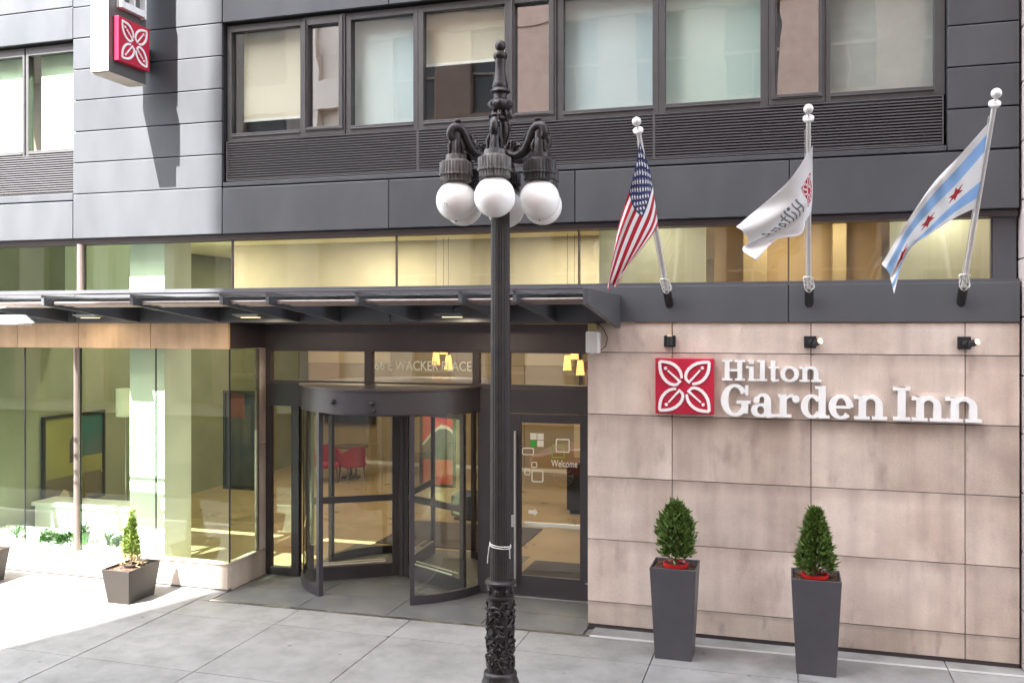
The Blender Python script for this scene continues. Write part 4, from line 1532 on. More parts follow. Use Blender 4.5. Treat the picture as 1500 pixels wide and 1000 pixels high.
GLY = [[(0.30, 0.36), (0.30, 0.62)], [(0.30, 0.5), (0.36, 0.48)], [(0.36, 0.36), (0.37, 0.62)], [(0.42, 0.46), (0.43, 0.60)], [(0.475, 0.36), (0.48, 0.60)],
       [(0.53, 0.38), (0.54, 0.58)], [(0.51, 0.44), (0.565, 0.44)], [(0.60, 0.46), (0.585, 0.53), (0.61, 0.60), (0.635, 0.53), (0.61, 0.46)],
       [(0.67, 0.46), (0.68, 0.60)], [(0.67, 0.48), (0.72, 0.47), (0.72, 0.60)], [(0.80, 0.40), (0.77, 0.5), (0.80, 0.62), (0.84, 0.6)]]


def wh_col(u, v):
    if 0.05 < u < 0.20 and 0.30 < v < 0.68:
        U = (u - 0.125) / 0.075
        V_ = (v - 0.49) / 0.19
        q = abs(abs(U) - abs(V_))
        rr_ = math.hypot(abs(U) - 0.5, abs(V_) - 0.5)
        return WHT if 0.34 < rr_ < 0.46 or (q < 0.10 and rr_ < 0.3) else RED
    for g in GLY:
        for a, b in zip(g[:-1], g[1:]):
            A, B, P_ = Vector(a), Vector(b), Vector((u, v))
            d_ = B - A
            t_ = max(0, min(1, (P_ - A).dot(d_) / d_.length_squared))
            e = P_ - (A + d_ * t_)
            if math.hypot(e.x * 1.5, e.y) < 0.015:
                return (0.20, 0.20, 0.21)
    if math.hypot((u - 0.425) * 1.5, v - 0.38) < 0.03:
        return (0.16, 0.16, 0.17)
    return WHT


def fold_us(u, v):
    k = min(1, u * 3.0) * (1 - 0.4 * u)
    return Vector((0.02 * k * math.sin(v * 2 * PI * 1.1 + 2.2), 0.07 * k * math.sin(v * 2 * PI * 1.5 + 0.8 + u * 2), 0.012 * k * math.sin(v * 9 + u * 7)))


def fold_wh(u, v):
    k = min(1, u * 2.2)
    c_ = math.exp(-((v - 0.50 - 0.1 * u) / 0.10) ** 2)
    return Vector((0.01 * k * math.sin(v * 8 + 1) + 0.035 * k * c_, 0.045 * k * math.sin(v * 2 * PI * 1.2 + u * 3.0 + 0.5) + 0.09 * k * c_ + 0.012 * k * math.sin(v * 17 + u * 9), 0.01 * k * math.sin(v * 11) + 0.035 * k * c_))


def fold_ch(u, v):
    k = min(1, u * 2.2)
    return Vector((0.0, 0.035 * k * math.sin(v * 2 * PI * 1.2 + u * 3.5 + 1.1) + 0.016 * k * math.sin(v * 15 + u * 8) + 0.008 * math.sin(u * 40 + v * 6) * k, 0.006 * k * math.sin(v * 10 + u * 5)))


flag('flag', 'drooping red and white striped flag with white stars on blue', US, us_col, fold_us, US[0][0], 170, 150)
flag('flag', 'white flag with grey print and a red emblem by its pole', WH, wh_col, fold_wh, WH[0][0], 170, 110)
flag('flag', 'white and pale blue striped flag with red stars', CH, ch_col, fold_ch, CH[0][0], 170, 110)

# ------------------------------------------------------------------ street lamp
LX, LY = -2.56, -2.8
SLP = thing('street_lamp', 'ornate dark cast iron street lamp with ring of white globes', 'street lamp', (LX, LY, 0))
c0 = (LX, LY, 0)
MB().lathe([(0.26, 0.0), (0.26, 0.10), (0.235, 0.12), (0.22, 0.2), (0.19, 0.28), (0.17, 0.36), (0.152, 0.40), (0.155, 0.425), (0.15, 0.445), (0.128, 0.46)], c0, 40).build('base', 'cast_iron', SLP, smooth=True)
MB().lathe([(0.119, 0.455), (0.117, 0.8), (0.112, 1.11), (0.122, 1.12), (0.13, 1.135), (0.127, 1.15), (0.108, 1.16), (0.106, 1.235), (0.13, 1.25), (0.143, 1.262), (0.143, 1.28), (0.128, 1.295), (0.105, 1.30)], c0, 40).build('lower_shaft', 'cast_iron', SLP, smooth=True)
# vine relief wrapped round the lower shaft
rel = MB()
rr = random.Random(3)


def onshaft(a, z, lift):
    r_ = 0.1165 + lift
    return Vector((LX + r_ * math.cos(a), LY + r_ * math.sin(a), z))


for k in range(5):
    a0 = 2 * PI * k / 5
    pts = []
    for i in range(40):
        t_ = i / 39
        pts.append(onshaft(a0 + 1.5 * math.sin(t_ * 5.2 + k * 0.7) * 0.45 + t_ * 0.9, 0.47 + t_ * 0.63, 0.006 + 0.006 * math.sin(t_ * 20)))
    rel.tube(pts, 0.009, 6)
for k in range(58):
    a = rr.uniform(0, 2 * PI)
    z = rr.uniform(0.52, 1.06)
    sg = rr.choice((-1, 1))
    ph = rr.uniform(0, 6.28)
    pts, rad = [], []
    for i in range(14):
        t_ = i / 13
        r_ = 0.055 * (1 - 0.8 * t_)
        th = ph + sg * t_ * 4.6
        pts.append(onshaft(a + r_ * math.cos(th) / 0.117, z + r_ * math.sin(th) * 0.95, 0.004 + 0.012 * t_))
        rad.append(0.0045 + 0.007 * math.sin(PI * min(1, 0.15 + t_)))
    rel.tube(pts, rad, 6)
for k in range(46):
    a = rr.uniform(0, 2 * PI)
    z = rr.uniform(0.50, 1.08)
    p = onshaft(a, z, 0.006)
    rel.ball(p, rr.uniform(0.011, 0.021), 8, 6)
for k in range(70):       # pointed leaves
    a = rr.uniform(0, 2 * PI)
    z = rr.uniform(0.50, 1.07)
    th = rr.uniform(0, 6.28)
    pts = [onshaft(a + 0.045 * t_ * math.cos(th) / 0.117, z + 0.045 * t_ * math.sin(th), 0.004 + 0.016 * math.sin(PI * t_)) for t_ in (0, 0.3, 0.6, 1)]
    rel.tube(pts, [0.004, 0.013, 0.011, 0.002], 6)
for k in range(8):
    a = 2 * PI * k / 8
    r_ = 0.108
    rel.ball((LX + r_ * math.cos(a), LY + r_ * math.sin(a), 1.197), 0.026, 8, 6, sz=1.3)
rel.build('vine_relief', 'cast_iron', SLP, smooth=True)
MB().lathe([(0.090, 1.29), (0.0885, 1.5), (0.0825, 4.6), (0.082, 5.05)], c0, 96, flute=24, amp=0.055).build('shaft', 'cast_iron', SLP, smooth=True)
tie = MB()
for k in range(2):
    tie.tube([(LX + 0.098 * math.cos(2 * PI * i / 24), LY + 0.098 * math.sin(2 * PI * i / 24), 1.60 + 0.018 * k - 0.012 * math.cos(2 * PI * i / 24)) for i in range(25)], 0.004, 6)
tie.tube([(LX - 0.10, LY - 0.02, 1.60), (LX - 0.11, LY - 0.03, 1.50), (LX - 0.115, LY - 0.03, 1.44)], 0.006, 6)
tie.tube([(LX + 0.098, LY - 0.03, 1.59), (LX + 0.104, LY - 0.04, 1.50)], 0.004, 6)
tag(tie.build('wire_tie', 'rope', smooth=True), 'pale wire tied round the lamp post at mid door height', 'wire')
# head
MB().lathe([(0.09, 5.0), (0.10, 5.06), (0.13, 5.09), (0.12, 5.13), (0.085, 5.17), (0.075, 5.22), (0.062, 5.26), (0.058, 5.34), (0.07, 5.37), (0.055, 5.40), (0.052, 5.50), (0.085, 5.53), (0.08, 5.55), (0.062, 5.565),
            (0.066, 5.60), (0.085, 5.615), (0.108, 5.64), (0.112, 5.67), (0.098, 5.70), (0.07, 5.715), (0.06, 5.735), (0.062, 5.765), (0.094, 5.785), (0.09, 5.80), (0.07, 5.82), (0.077, 5.84), (0.067, 5.87), (0.056, 5.92), (0.049, 5.98),
            (0.046, 6.05), (0.052, 6.07), (0.048, 6.085), (0.064, 6.10), (0.068, 6.12), (0.062, 6.14), (0.034, 6.15), (0.032, 6.165)], c0, 32).build('head_stem', 'cast_iron', SLP, smooth=True)
MB().ball((LX, LY, 6.212), 0.050, 20, 14, sz=1.06).build('finial', 'cast_iron', SLP, smooth=True)
orn = MB()
for k in range(8):
    a = 2 * PI * k / 8 + 0.2
    ca, sa = math.cos(a), math.sin(a)
    orn.tube([(LX + r_ * ca, LY + r_ * sa, z_) for r_, z_ in ((0.065, 5.55), (0.085, 5.60), (0.10, 5.56), (0.095, 5.53))], [0.012, 0.018, 0.014, 0.006], 7)
    orn.tube([(LX + r_ * ca, LY + r_ * sa, z_) for r_, z_ in ((0.05, 5.30), (0.075, 5.38), (0.085, 5.46), (0.07, 5.50), (0.062, 5.46))], [0.016, 0.022, 0.018, 0.012, 0.006], 7)
    orn.ball((LX + 0.10 * ca, LY + 0.10 * sa, 5.672), 0.022, 8, 6, sz=1.3)
    orn.tube([(LX + r_ * ca, LY + r_ * sa, z_) for r_, z_ in ((0.06, 5.17), (0.10, 5.25), (0.135, 5.315), (0.165, 5.30), (0.16, 5.265), (0.135, 5.27))], [0.012, 0.016, 0.015, 0.013, 0.01, 0.007], 7)
orn.build('leaf_ornament', 'cast_iron', SLP, smooth=True)
GR = 0.437
for k in range(6):
    a = R(-79 + 60 * k)
    ca, sa = math.cos(a), math.sin(a)

    def pr(r_, z_):
        return (LX + r_ * ca, LY + r_ * sa, z_)
    raw = [Vector(q) for q in ((0.05, 5.255, 0), (0.12, 5.195, 0), (0.20, 5.18, 0), (0.27, 5.215, 0), (0.325, 5.30, 0), (0.365, 5.385, 0), (0.42, 5.425, 0), (0.475, 5.405, 0), (0.492, 5.35, 0), (0.465, 5.312, 0), (0.43, 5.33, 0), (0.44, 5.355, 0))]
    sm = [cr(raw, i / 44) for i in range(45)]
    ab = MB()
    ab.tube([pr(q.x, q.y) for q in sm], [0.043 - 0.018 * max(0, (i - 26) / 18) for i in range(45)], 12)
    ab.tube([pr(0.30, 5.28), pr(0.275, 5.32), pr(0.29, 5.36), pr(0.33, 5.38)], [0.014, 0.021, 0.017, 0.007], 7)
    ab.tube([pr(0.15, 5.21), pr(0.18, 5.26), pr(0.22, 5.28), pr(0.25, 5.25)], [0.014, 0.02, 0.017, 0.007], 7)
    ab.tube([pr(0.28, 5.18), pr(0.33, 5.22), pr(0.35, 5.28), pr(0.345, 5.33)], [0.006, 0.018, 0.018, 0.006], 7)
    ab.ball(pr(0.435, 5.352), 0.040, 12, 8)
    ab.tube([pr(0.42, 5.43), pr(0.42, 5.475)], 0.012, 8)
    ab.ball(pr(0.42, 5.483), 0.032, 12, 8, sz=0.6)
    ab.tube([pr(GR, 5.37), pr(GR, 5.24), pr(GR, 5.14)], [0.042, 0.052, 0.06], 14)
    for q in range(5):
        b_ = a + 2 * PI * q / 5
        ab.tube([(LX + GR * ca + r_ * math.cos(b_), LY + GR * sa + r_ * math.sin(b_), z_) for r_, z_ in ((0.045, 5.30), (0.066, 5.25), (0.062, 5.20), (0.075, 5.165))], [0.012, 0.018, 0.015, 0.010], 7)
    arm = ab.build('arm', 'cast_iron', SLP, smooth=True)
    g = pr(GR, 0)
    ft = MB().lathe([(0.06, 5.18), (0.092, 5.172), (0.096, 5.13), (0.115, 5.118), (0.142, 5.104)], (g[0], g[1], 0), 32)
    ft.lathe([(0.138, 5.103), (0.141, 5.095), (0.141, 5.005), (0.146, 5.0), (0.146, 4.986), (0.132, 4.983), (0.132, 4.942), (0.139, 4.937), (0.12, 4.925)], (g[0], g[1], 0), 120, flute=30, amp=0.05)
    fit = ft.build('fitter', 'cast_iron_worn' if k in (0, 5) else 'cast_iron', SLP, smooth=True)
    MB().ball((g[0], g[1], 4.76), 0.181, 40, 26).build('globe', 'opal', SLP, smooth=True)
    if k == 5:
        sp_ = MB()
        for q in range(9):
            u_, v_ = R(-96 + rr.uniform(-14, 14)), R(-20 + rr.uniform(-9, 9))
            sp_.ball((g[0] + 0.1805 * math.cos(v_) * math.cos(u_), g[1] + 0.1805 * math.cos(v_) * math.sin(u_), 4.76 + 0.1805 * math.sin(v_)), rr.uniform(0.002, 0.005), 6, 4)
        sp_.build('paint_chips', 'pot_black', SLP, kind='stuff')
    MB().tube([(g[0], g[1], 4.582), (g[0], g[1], 4.570)], 0.009, 8).build('drain_cap', 'cast_iron', SLP)

# ------------------------------------------------------------------ planters and shrubs


def leaf_spray(mb, p, dr, ln, wd, rnd):
    dr = Vector(dr).normalized()
    s = dr.cross(Vector((rnd.uniform(-1, 1), rnd.uniform(-1, 1), rnd.uniform(-1, 1)))).normalized()
    n_ = s.cross(dr)
    p = Vector(p)
    m1 = p + dr * ln * 0.45 + n_ * ln * 0.06
    tip = p + dr * ln + n_ * ln * rnd.uniform(-0.15, 0.15)
    mb.add([p, m1 + s * wd / 2, tip, m1 - s * wd / 2], [(0, 1, 2), (0, 2, 3)])


def arborvitae(mb, c, h, prof, n, rnd, ln=(0.035, 0.075), wd=(0.012, 0.024), lobes=7):
    """upright sprays massed in vertical fans round the stem"""
    fans = [(rnd.uniform(0, 2 * PI), rnd.uniform(0.74, 1.16), rnd.uniform(-0.07, 0.06)) for _ in range(lobes * 6)]
    for i in range(n):
        fa = rnd.choice(fans)
        t_ = rnd.random() ** 0.9
        r_ = prof(t_) * (1 - abs(rnd.gauss(0, 0.22))) * fa[1]
        a = fa[0] + rnd.gauss(0, 0.10)
        z = c[2] + t_ * h * (1 + fa[2])
        p = (c[0] + r_ * math.cos(a), c[1] + r_ * math.sin(a), z)
        up = 0.9 + 0.6 * t_
        dr = (math.cos(a) * rnd.uniform(0.2, 1.0) + rnd.gauss(0, 0.25), math.sin(a) * rnd.uniform(0.2, 1.0) + rnd.gauss(0, 0.25), up * rnd.uniform(0.2, 1.1))
        k = rnd.uniform(0.7, 1.15)
        for q in range(3):
            d2 = Vector(dr) + Vector((rnd.gauss(0, 0.35), rnd.gauss(0, 0.35), rnd.gauss(0, 0.25)))
            leaf_spray(mb, p, d2, rnd.uniform(*ln) * k, rnd.uniform(*wd) * k, rnd)


def tapered(mb, cx, cy, wx, wy, bx_, by_, h, wall, z0=0.0, depth=0.10, flare=None):
    """hollow tapered container"""
    def q(w_, d_, z):
        return [(cx - w_ / 2, cy - d_ / 2, z), (cx + w_ / 2, cy - d_ / 2, z), (cx + w_ / 2, cy + d_ / 2, z), (cx - w_ / 2, cy + d_ / 2, z)]
    rings = [q(bx_, by_, z0), q(wx, wy, z0 + h), q(wx - 2 * wall, wy - 2 * wall, z0 + h), q(wx - 2 * wall - 0.02, wy - 2 * wall - 0.02, z0 + h - depth)]
    vs = sum(rings, [])
    fs = [(3, 2, 1, 0), (12, 13, 14, 15)]
    for k in range(3):
        for i in range(4):
            j = (i + 1) % 4
            fs.append((k * 4 + i, k * 4 + j, k * 4 + 4 + j, k * 4 + 4 + i))
    return mb.add(vs, fs)


def chips(cx, cy, wx, wy, z, n, rnd):
    mb = MB()
    for i in range(n):
        x, y = cx + rnd.uniform(-wx / 2, wx / 2), cy + rnd.uniform(-wy / 2, wy / 2)
        a = rnd.uniform(0, 6.28)
        l_, w_ = rnd.uniform(0.008, 0.022), rnd.uniform(0.004, 0.009)
        dx, dy = math.cos(a) * l_, math.sin(a) * l_
        ex, ey = -math.sin(a) * w_, math.cos(a) * w_
        zz = z + rnd.uniform(0.002, 0.012)
        t_ = rnd.uniform(-0.008, 0.008)
        q = [(x - dx - ex, y - dy - ey, zz), (x + dx - ex, y + dy - ey, zz + t_), (x + dx + ex, y + dy + ey, zz + t_), (x - dx + ex, y - dy + ey, zz)]
        mb.hexa([(p[0], p[1], p[2] - 0.006) for p in q], q)
    return mb


TALL = [(-1.215, -0.64, 'tall slate grey square planter standing below the red plaque', 'round topped green conifer in the planter below the red plaque', 11),
        (0.262, -0.66, 'tall slate grey square planter nearest the right edge, below the lettering', 'pointed green conifer in the planter nearest the right edge', 23)]
for i, (x, y, lab, lab2, seed) in enumerate(TALL):
    t = thing('tall_planter', lab, 'planter', (x, y, 0), 'tall planters in front of the stone wall')
    tapered(MB(), x, y, 0.50, 0.48, 0.395, 0.385, 1.0, 0.016, 0.0, 0.05).build('container', 'planter_slate', t, bevel=0.006)
    rnd = random.Random(seed)
    MB().hexa([(x - 0.222, y - 0.212, 0.948), (x + 0.222, y - 0.212, 0.948), (x + 0.222, y + 0.212, 0.948), (x - 0.222, y + 0.212, 0.948)],
              [(x - 0.224, y - 0.214, 0.968), (x + 0.224, y - 0.214, 0.965), (x + 0.224, y + 0.214, 0.97), (x - 0.224, y + 0.214, 0.966)]).build('soil', 'soil', t)
    chips(x, y, 0.42, 0.40, 0.966, 170, rnd).build('bark_chips', 'bark_chip', t, kind='stuff')
    s = thing('potted_conifer', lab2, 'shrub', (x, y, 0.97), 'conifers in the tall planters')
    px_ = x + (0.01 if i == 0 else -0.01)
    MB().lathe([(0.115, 0.95), (0.128, 0.985), (0.140, 0.99), (0.142, 1.022), (0.132, 1.024), (0.124, 0.995)], (px_, y - 0.03, 0), 32, caps=False).build('pot', 'pot_red', s, smooth=True)
    MB().lathe([(0.123, 0.99), (0.05, 1.0)], (px_, y - 0.03, 0), 24).build('soil', 'soil', s)
    st = MB().tube([(px_, y - 0.03, 0.98), (px_ + 0.01, y - 0.03, 1.2), (px_, y - 0.03, 1.5)], [0.016, 0.012, 0.004], 8)
    for k in range(16):
        a = rnd.uniform(0, 6.28)
        st.tube([(px_, y - 0.03, 1.02 + k * 0.012), (px_ + 0.10 * math.cos(a), y - 0.03 + 0.10 * math.sin(a), 1.10 + k * 0.012), (px_ + 0.15 * math.cos(a), y - 0.03 + 0.15 * math.sin(a), 1.26 + k * 0.012)], [0.006, 0.004, 0.002], 5)
    st.build('stem', 'twig', s, smooth=True)
    f = MB()
    if i == 0:
        def prof(t_):
            return 0.192 * (math.sin(PI * (0.22 + 0.72 * t_)) ** 0.75) * (1.0 if t_ < 0.75 else 1 - (t_ - 0.75) * 1.6)
        arborvitae(f, (px_, y - 0.03, 1.085), 0.56, prof, 1700, rnd, (0.04, 0.095), (0.014, 0.028))
        for dx, hh in ((-0.075, 0.06), (0.0, 0.10), (0.03, 0.085), (0.09, 0.02)):
            arborvitae(f, (px_ + dx, y - 0.03, 1.50), 0.07 + hh, lambda t_: 0.035 * (1 - t_ * 0.8), 110, rnd)
    else:
        def prof(t_):
            return 0.188 * (1 - t_) ** 0.62 * (0.78 + 0.22 * min(1, t_ * 5)) + 0.012
        arborvitae(f, (px_, y - 0.03, 1.05), 0.60, prof, 1700, rnd, (0.04, 0.095), (0.014, 0.028))
        arborvitae(f, (px_, y - 0.03, 1.10), 0.48, lambda t_: prof(t_) * 0.55, 700, rnd)
        arborvitae(f, (px_ + 0.01, y - 0.03, 1.55), 0.13, lambda t_: 0.04 * (1 - t_ * 0.9), 160, rnd)
    f.build('foliage', 'leaf_dark', s)

LOW = [(-8.385, -0.655, 'low taupe rectangular planter in the sun, right of the round mullion', 'thin yellow green conifer in the sunlit low planter below the column'),
       (-10.93, -0.655, 'low taupe planter cut off by the left edge of the photo', 'thin yellow green conifer in the planter cut off by the left edge')]
for i, (x, y, lab, lab2) in enumerate(LOW):
    rnd = random.Random(40 + i)
    t = thing('low_planter', lab, 'planter', (x, y, 0), 'low planters by the storefront')
    tapered(MB(), x, y, 0.44, 0.62, 0.33, 0.50, 0.45, 0.014, 0.0, 0.05).build('container', 'planter_taupe', t, bevel=0.028, seg=4)
    MB().hexa([(x - 0.19, y - 0.28, 0.395), (x + 0.19, y - 0.28, 0.395), (x + 0.19, y + 0.28, 0.395), (x - 0.19, y + 0.28, 0.395)],
              [(x - 0.194, y - 0.284, 0.415), (x + 0.194, y - 0.284, 0.418), (x + 0.194, y + 0.284, 0.42), (x - 0.194, y + 0.284, 0.416)]).build('soil', 'soil', t)
    chips(x, y, 0.34, 0.52, 0.415, 220, rnd).build('bark_chips', 'bark_chip', t, kind='stuff')
    if i:          # its plant stands wholly outside the photograph
        continue
    s = thing('potted_conifer', lab2, 'shrub', (x, y, 0.42))
    MB().lathe([(0.085, 0.40), (0.098, 0.44), (0.103, 0.445), (0.103, 0.462), (0.093, 0.462), (0.088, 0.44)], (x, y, 0), 24, caps=False).build('pot', 'pot_black', s, smooth=True)
    MB().lathe([(0.087, 0.44), (0.03, 0.446)], (x, y, 0), 20).build('soil', 'soil', s)
    MB().tube([(x, y, 0.43), (x + 0.008, y, 0.65), (x, y, 1.0)], [0.014, 0.010, 0.004], 8).build('stem', 'twig', s, smooth=True)
    f = MB()
    for dx, dy, z0_, hh, rw_, nn in [(0, 0, 0.58, 0.46, 0.105, 760), (0.055, -0.02, 0.57, 0.30, 0.075, 400), (-0.075, 0.0, 0.57, 0.36, 0.055, 340), (0.015, 0.0, 0.90, 0.24, 0.038, 180), (-0.02, 0.03, 0.60, 0.42, 0.06, 240)]:
        arborvitae(f, (x + dx, y + dy, z0_), hh, lambda t_, rw_=rw_: rw_ * (1 - 0.75 * t_) * (0.7 + 0.3 * min(1, t_ * 5)), nn, rnd, (0.03, 0.065), (0.009, 0.018), 4)
    f.build('foliage', 'leaf_lime', s)
    dd = MB()
    arborvitae(dd, (x, y, 0.46), 0.13, lambda t_: 0.14 * (1 - 0.4 * t_), 120, rnd, (0.05, 0.09), (0.004, 0.008), 4)
    dd.build('dry_leaves', 'leaf_dry', s)

# ------------------------------------------------------------------ things inside the windows
WB = thing('window_bed', 'bed of white pebbles inside the storefront glass holding small plants', 'planting bed', (-10.6, 0.5, 0))
box('bed_box', 'lacquer_white', WB, -12.25, -9.32, 0.10, 1.15, 0.0, 0.36)
pb = MB()
rnd = random.Random(5)
for i in range(900):
    pb.ball((rnd.uniform(-12.2, -9.35), rnd.uniform(0.13, 1.1), 0.365), rnd.uniform(0.012, 0.026), 6, 4, sz=0.7)
pb.build('pebbles', 'pebble_white', WB, smooth=True, kind='stuff')


def blade(mb, c, a, ln, w_, h0, droop, rnd):
    pts = []
    for i in range(6):
        t_ = i / 5
        pts.append(Vector((c[0] + math.cos(a) * ln * t_, c[1] + math.sin(a) * ln * t_, c[2] + h0 * math.sin(t_ * PI * droop))))
    sd_ = Vector((-math.sin(a), math.cos(a), 0))
    vs = []
    for i, p in enumerate(pts):
        ww = w_ * math.sin(PI * min(0.999, 0.15 + 0.85 * (i / 5))) + 0.001
        vs += [p + sd_ * ww / 2, p + Vector((0, 0, -ww * 0.18)), p - sd_ * ww / 2]
    fs = []
    for i in range(5):
        fs += [(i * 3, i * 3 + 1, i * 3 + 4, i * 3 + 3), (i * 3 + 1, i * 3 + 2, i * 3 + 5, i * 3 + 4)]
    mb.add(vs, fs)


PL = [(-11.36, 0.42, 'rosette', 'potted rosette plant nearest the left edge in the window bed'),
      (-10.86, 0.45, 'rosette', 'arching rosette plant just left of the leafy mounds in the window bed'),
      (-10.62, 0.36, 'mound', 'leafy green mound right of the first pane joint'),
      (-10.36, 0.40, 'mound', 'leafy green mound beside the potted rosette in the window bed'),
      (-10.08, 0.40, 'pot', 'rosette in a green cone pot left of the round mullion'),
      (-9.70, 0.45, 'rosette', 'pale arching rosette just right of the round mullion'),
      (-9.45, 0.50, 'mound', 'leafy green mound beside the column in the window bed')]
for (x, y, kind, lab) in PL:
    rnd = random.Random(int(-x * 100))
    p = thing('window_plant', lab, 'plant', (x, y, 0.37), 'small plants in the window bed')
    f = MB()
    if kind == 'mound':
        for i in range(150):
            a = rnd.uniform(0, 6.28)
            r_ = 0.15 * math.sqrt(rnd.random())
            z = 0.38 + 0.13 * (1 - (r_ / 0.16) ** 2) * rnd.uniform(0.3, 1)
            leaf_spray(f, (x + r_ * math.cos(a), y + r_ * math.sin(a), z), (math.cos(a), math.sin(a), rnd.uniform(0.1, 0.9)), rnd.uniform(0.06, 0.10), rnd.uniform(0.04, 0.06), rnd)
    else:
        z0_ = 0.39
        if kind == 'pot':
            MB().lathe([(0.045, 0.37), (0.078, 0.54), (0.07, 0.54)], (x, y, 0), 20).build('pot', 'leaf_house', p, smooth=True)
            z0_ = 0.53
        for i in range(15):
            blade(f, (x, y, z0_), 2 * PI * i / 15 + rnd.uniform(-0.2, 0.2), rnd.uniform(0.12, 0.22), 0.032, rnd.uniform(0.08, 0.17), rnd.uniform(0.55, 0.95), rnd)
    f.build('foliage', 'leaf_house', p)
    if kind == 'rosette':
        MB().lathe([(0.03, 0.37), (0.02, 0.40)], (x, y, 0), 10).build('stem', 'leaf_house', p)
t = thing('console_bench', 'low white bench behind the window plants under the leaning picture', 'bench', (-11.2, 1.8, 0))
box('top', 'lacquer_white', t, -12.2, -10.2, 1.55, 2.1, 0.60, 0.66, bevel=0.004)
box('front_panel', 'lacquer_white', t, -12.15, -10.25, 1.58, 2.05, 0.06, 0.598)
t = thing('bromeliad', 'tall thin pale blades of a plant just left of the column', 'plant', (-9.9, 1.35, 0.4))
f = MB()
for i in range(7):
    a = 2 * PI * i / 7
    f.tube([(-9.9, 1.35, 0.66), (-9.9 + 0.03 * math.cos(a), 1.35 + 0.03 * math.sin(a), 1.1), (-9.92 + 0.10 * math.cos(a), 1.35 + 0.10 * math.sin(a), 1.62 + 0.02 * i)], [0.006, 0.010, 0.002], 6)
f.build('blades', 'leaf_lime', t)
MB().lathe([(0.06, 0.66), (0.08, 0.86), (0.07, 0.86)], (-9.9, 1.35, 0), 18).build('vase', 'lacquer_white', t, smooth=True)
t = thing('floor_lamp', 'floor lamp with cream drum shade partly behind the column', 'lamp', (-11.12, 2.5, 0))
MB().lathe([(0.165, 2.04), (0.165, 2.52), (0.16, 2.52), (0.16, 2.04)], (-11.08, 2.5, 0), 32, caps=False).build('shade', 'shade_cream', t, smooth=True)
MB().tube([(-11.08, 2.5, 0.0), (-11.08, 2.5, 2.3)], 0.014, 8).build('stand', 'steel', t)
MB().lathe([(0.15, 0.0), (0.15, 0.02), (0.02, 0.03)], (-11.08, 2.5, 0), 24).build('base', 'steel', t)


def art(name, label, p0, p1, z0, z1, nrm, colfn):
    """framed picture hung between two plan points"""
    t = thing(name, label, 'picture', p0)
    a, b = Vector((*p0[:2], 0)), Vector((*p1[:2], 0))
    d_ = (b - a).normalized()
    nn = Vector(nrm)
    L_ = (b - a).length
    fr_ = MB()
    for (s0, s1, h0, h1) in [(0, L_, z0, z0 + 0.05), (0, L_, z1 - 0.05, z1), (0, 0.05, z0 + 0.0505, z1 - 0.0505), (L_ - 0.05, L_, z0 + 0.0505, z1 - 0.0505)]:
        q = [a + d_ * s0, a + d_ * s1, a + d_ * s1 + nn * 0.05, a + d_ * s0 + nn * 0.05]
        fr_.hexa([(v.x, v.y, h0) for v in q], [(v.x, v.y, h1) for v in q])
    fr_.build('frame', 'picture_frame', t)
    nx, nz_ = 60, 60
    vs, fs, cs_ = [], [], []
    for i in range(nx + 1):
        for j in range(nz_ + 1):
            v = a + d_ * (0.05 + (L_ - 0.1) * i / nx) + nn * 0.02
            vs.append((v.x - p0[0], v.y - p0[1], z0 + 0.05 + (z1 - z0 - 0.1) * j / nz_ - p0[2]))
    for i in range(nx):
        for j in range(nz_):
            k = i * (nz_ + 1) + j
            fs.append((k, k + nz_ + 1, k + nz_ + 2, k + 1))
            cs_.append(colfn((i + 0.5) / nx, (j + 0.5) / nz_))
    me = bpy.data.meshes.new('canvas')
    me.from_pydata(vs, [], fs)
    me.update()
    at = me.color_attributes.new('print', 'FLOAT_COLOR', 'CORNER')
    for pl in me.polygons:
        for li in pl.loop_indices:
            at.data[li].color = (*cs_[pl.index], 1)
    me.materials.append(M['art_print'])
    o = bpy.data.objects.new('canvas', me)
    C.objects.link(o)
    o.parent = t
    return t


def art1(u, v):
    n_ = noise.noise(Vector((u * 3, v * 3, 1.3)))
    if 0.42 < u < 0.60 and 0.45 < v < 0.82 and v < 0.82 - abs(u - 0.51) * 1.2:
        return (0.05, 0.03, 0.03)
    if u > 0.60 and v > 0.5:
        return (0.03 + 0.05 * n_, 0.07, 0.06)
    if v < 0.3:
        return (0.10, 0.075, 0.03) if n_ < 0.2 else (0.4, 0.33, 0.16)
    return (0.20 + 0.06 * n_, 0.18 + 0.05 * n_, 0.04)


def art2(u, v):
    n_ = noise.noise(Vector((u * 4, v * 4, 7.1)))
    if v > 0.70 + 0.2 * n_ and 0.15 < u < 0.6:
        return (0.13, 0.035, 0.03)
    return (0.035 + 0.03 * n_, 0.038 + 0.02 * n_, 0.05)


def art3(u, v):
    n_ = noise.noise(Vector((u * 3, v * 3, 4.4)))
    if v > 0.55 + 0.3 * (u - 0.5) + 0.25 * n_:
        return (0.58, 0.52, 0.34)
    if v > 0.25 + 0.2 * n_:
        return (0.50, 0.16, 0.09)
    return (0.62, 0.42, 0.10)


def art4(u, v):
    if abs(v - (0.62 + 0.16 * math.sin(u * 3.2 - 0.6))) < 0.022:
        return (0.75, 0.72, 0.70)
    if v > 0.62 + 0.16 * math.sin(u * 3.2 - 0.6):
        return (0.62, 0.02, 0.025)
    if v < 0.34:
        return (0.55, 0.10, 0.06)
    return (0.09, 0.08, 0.09)


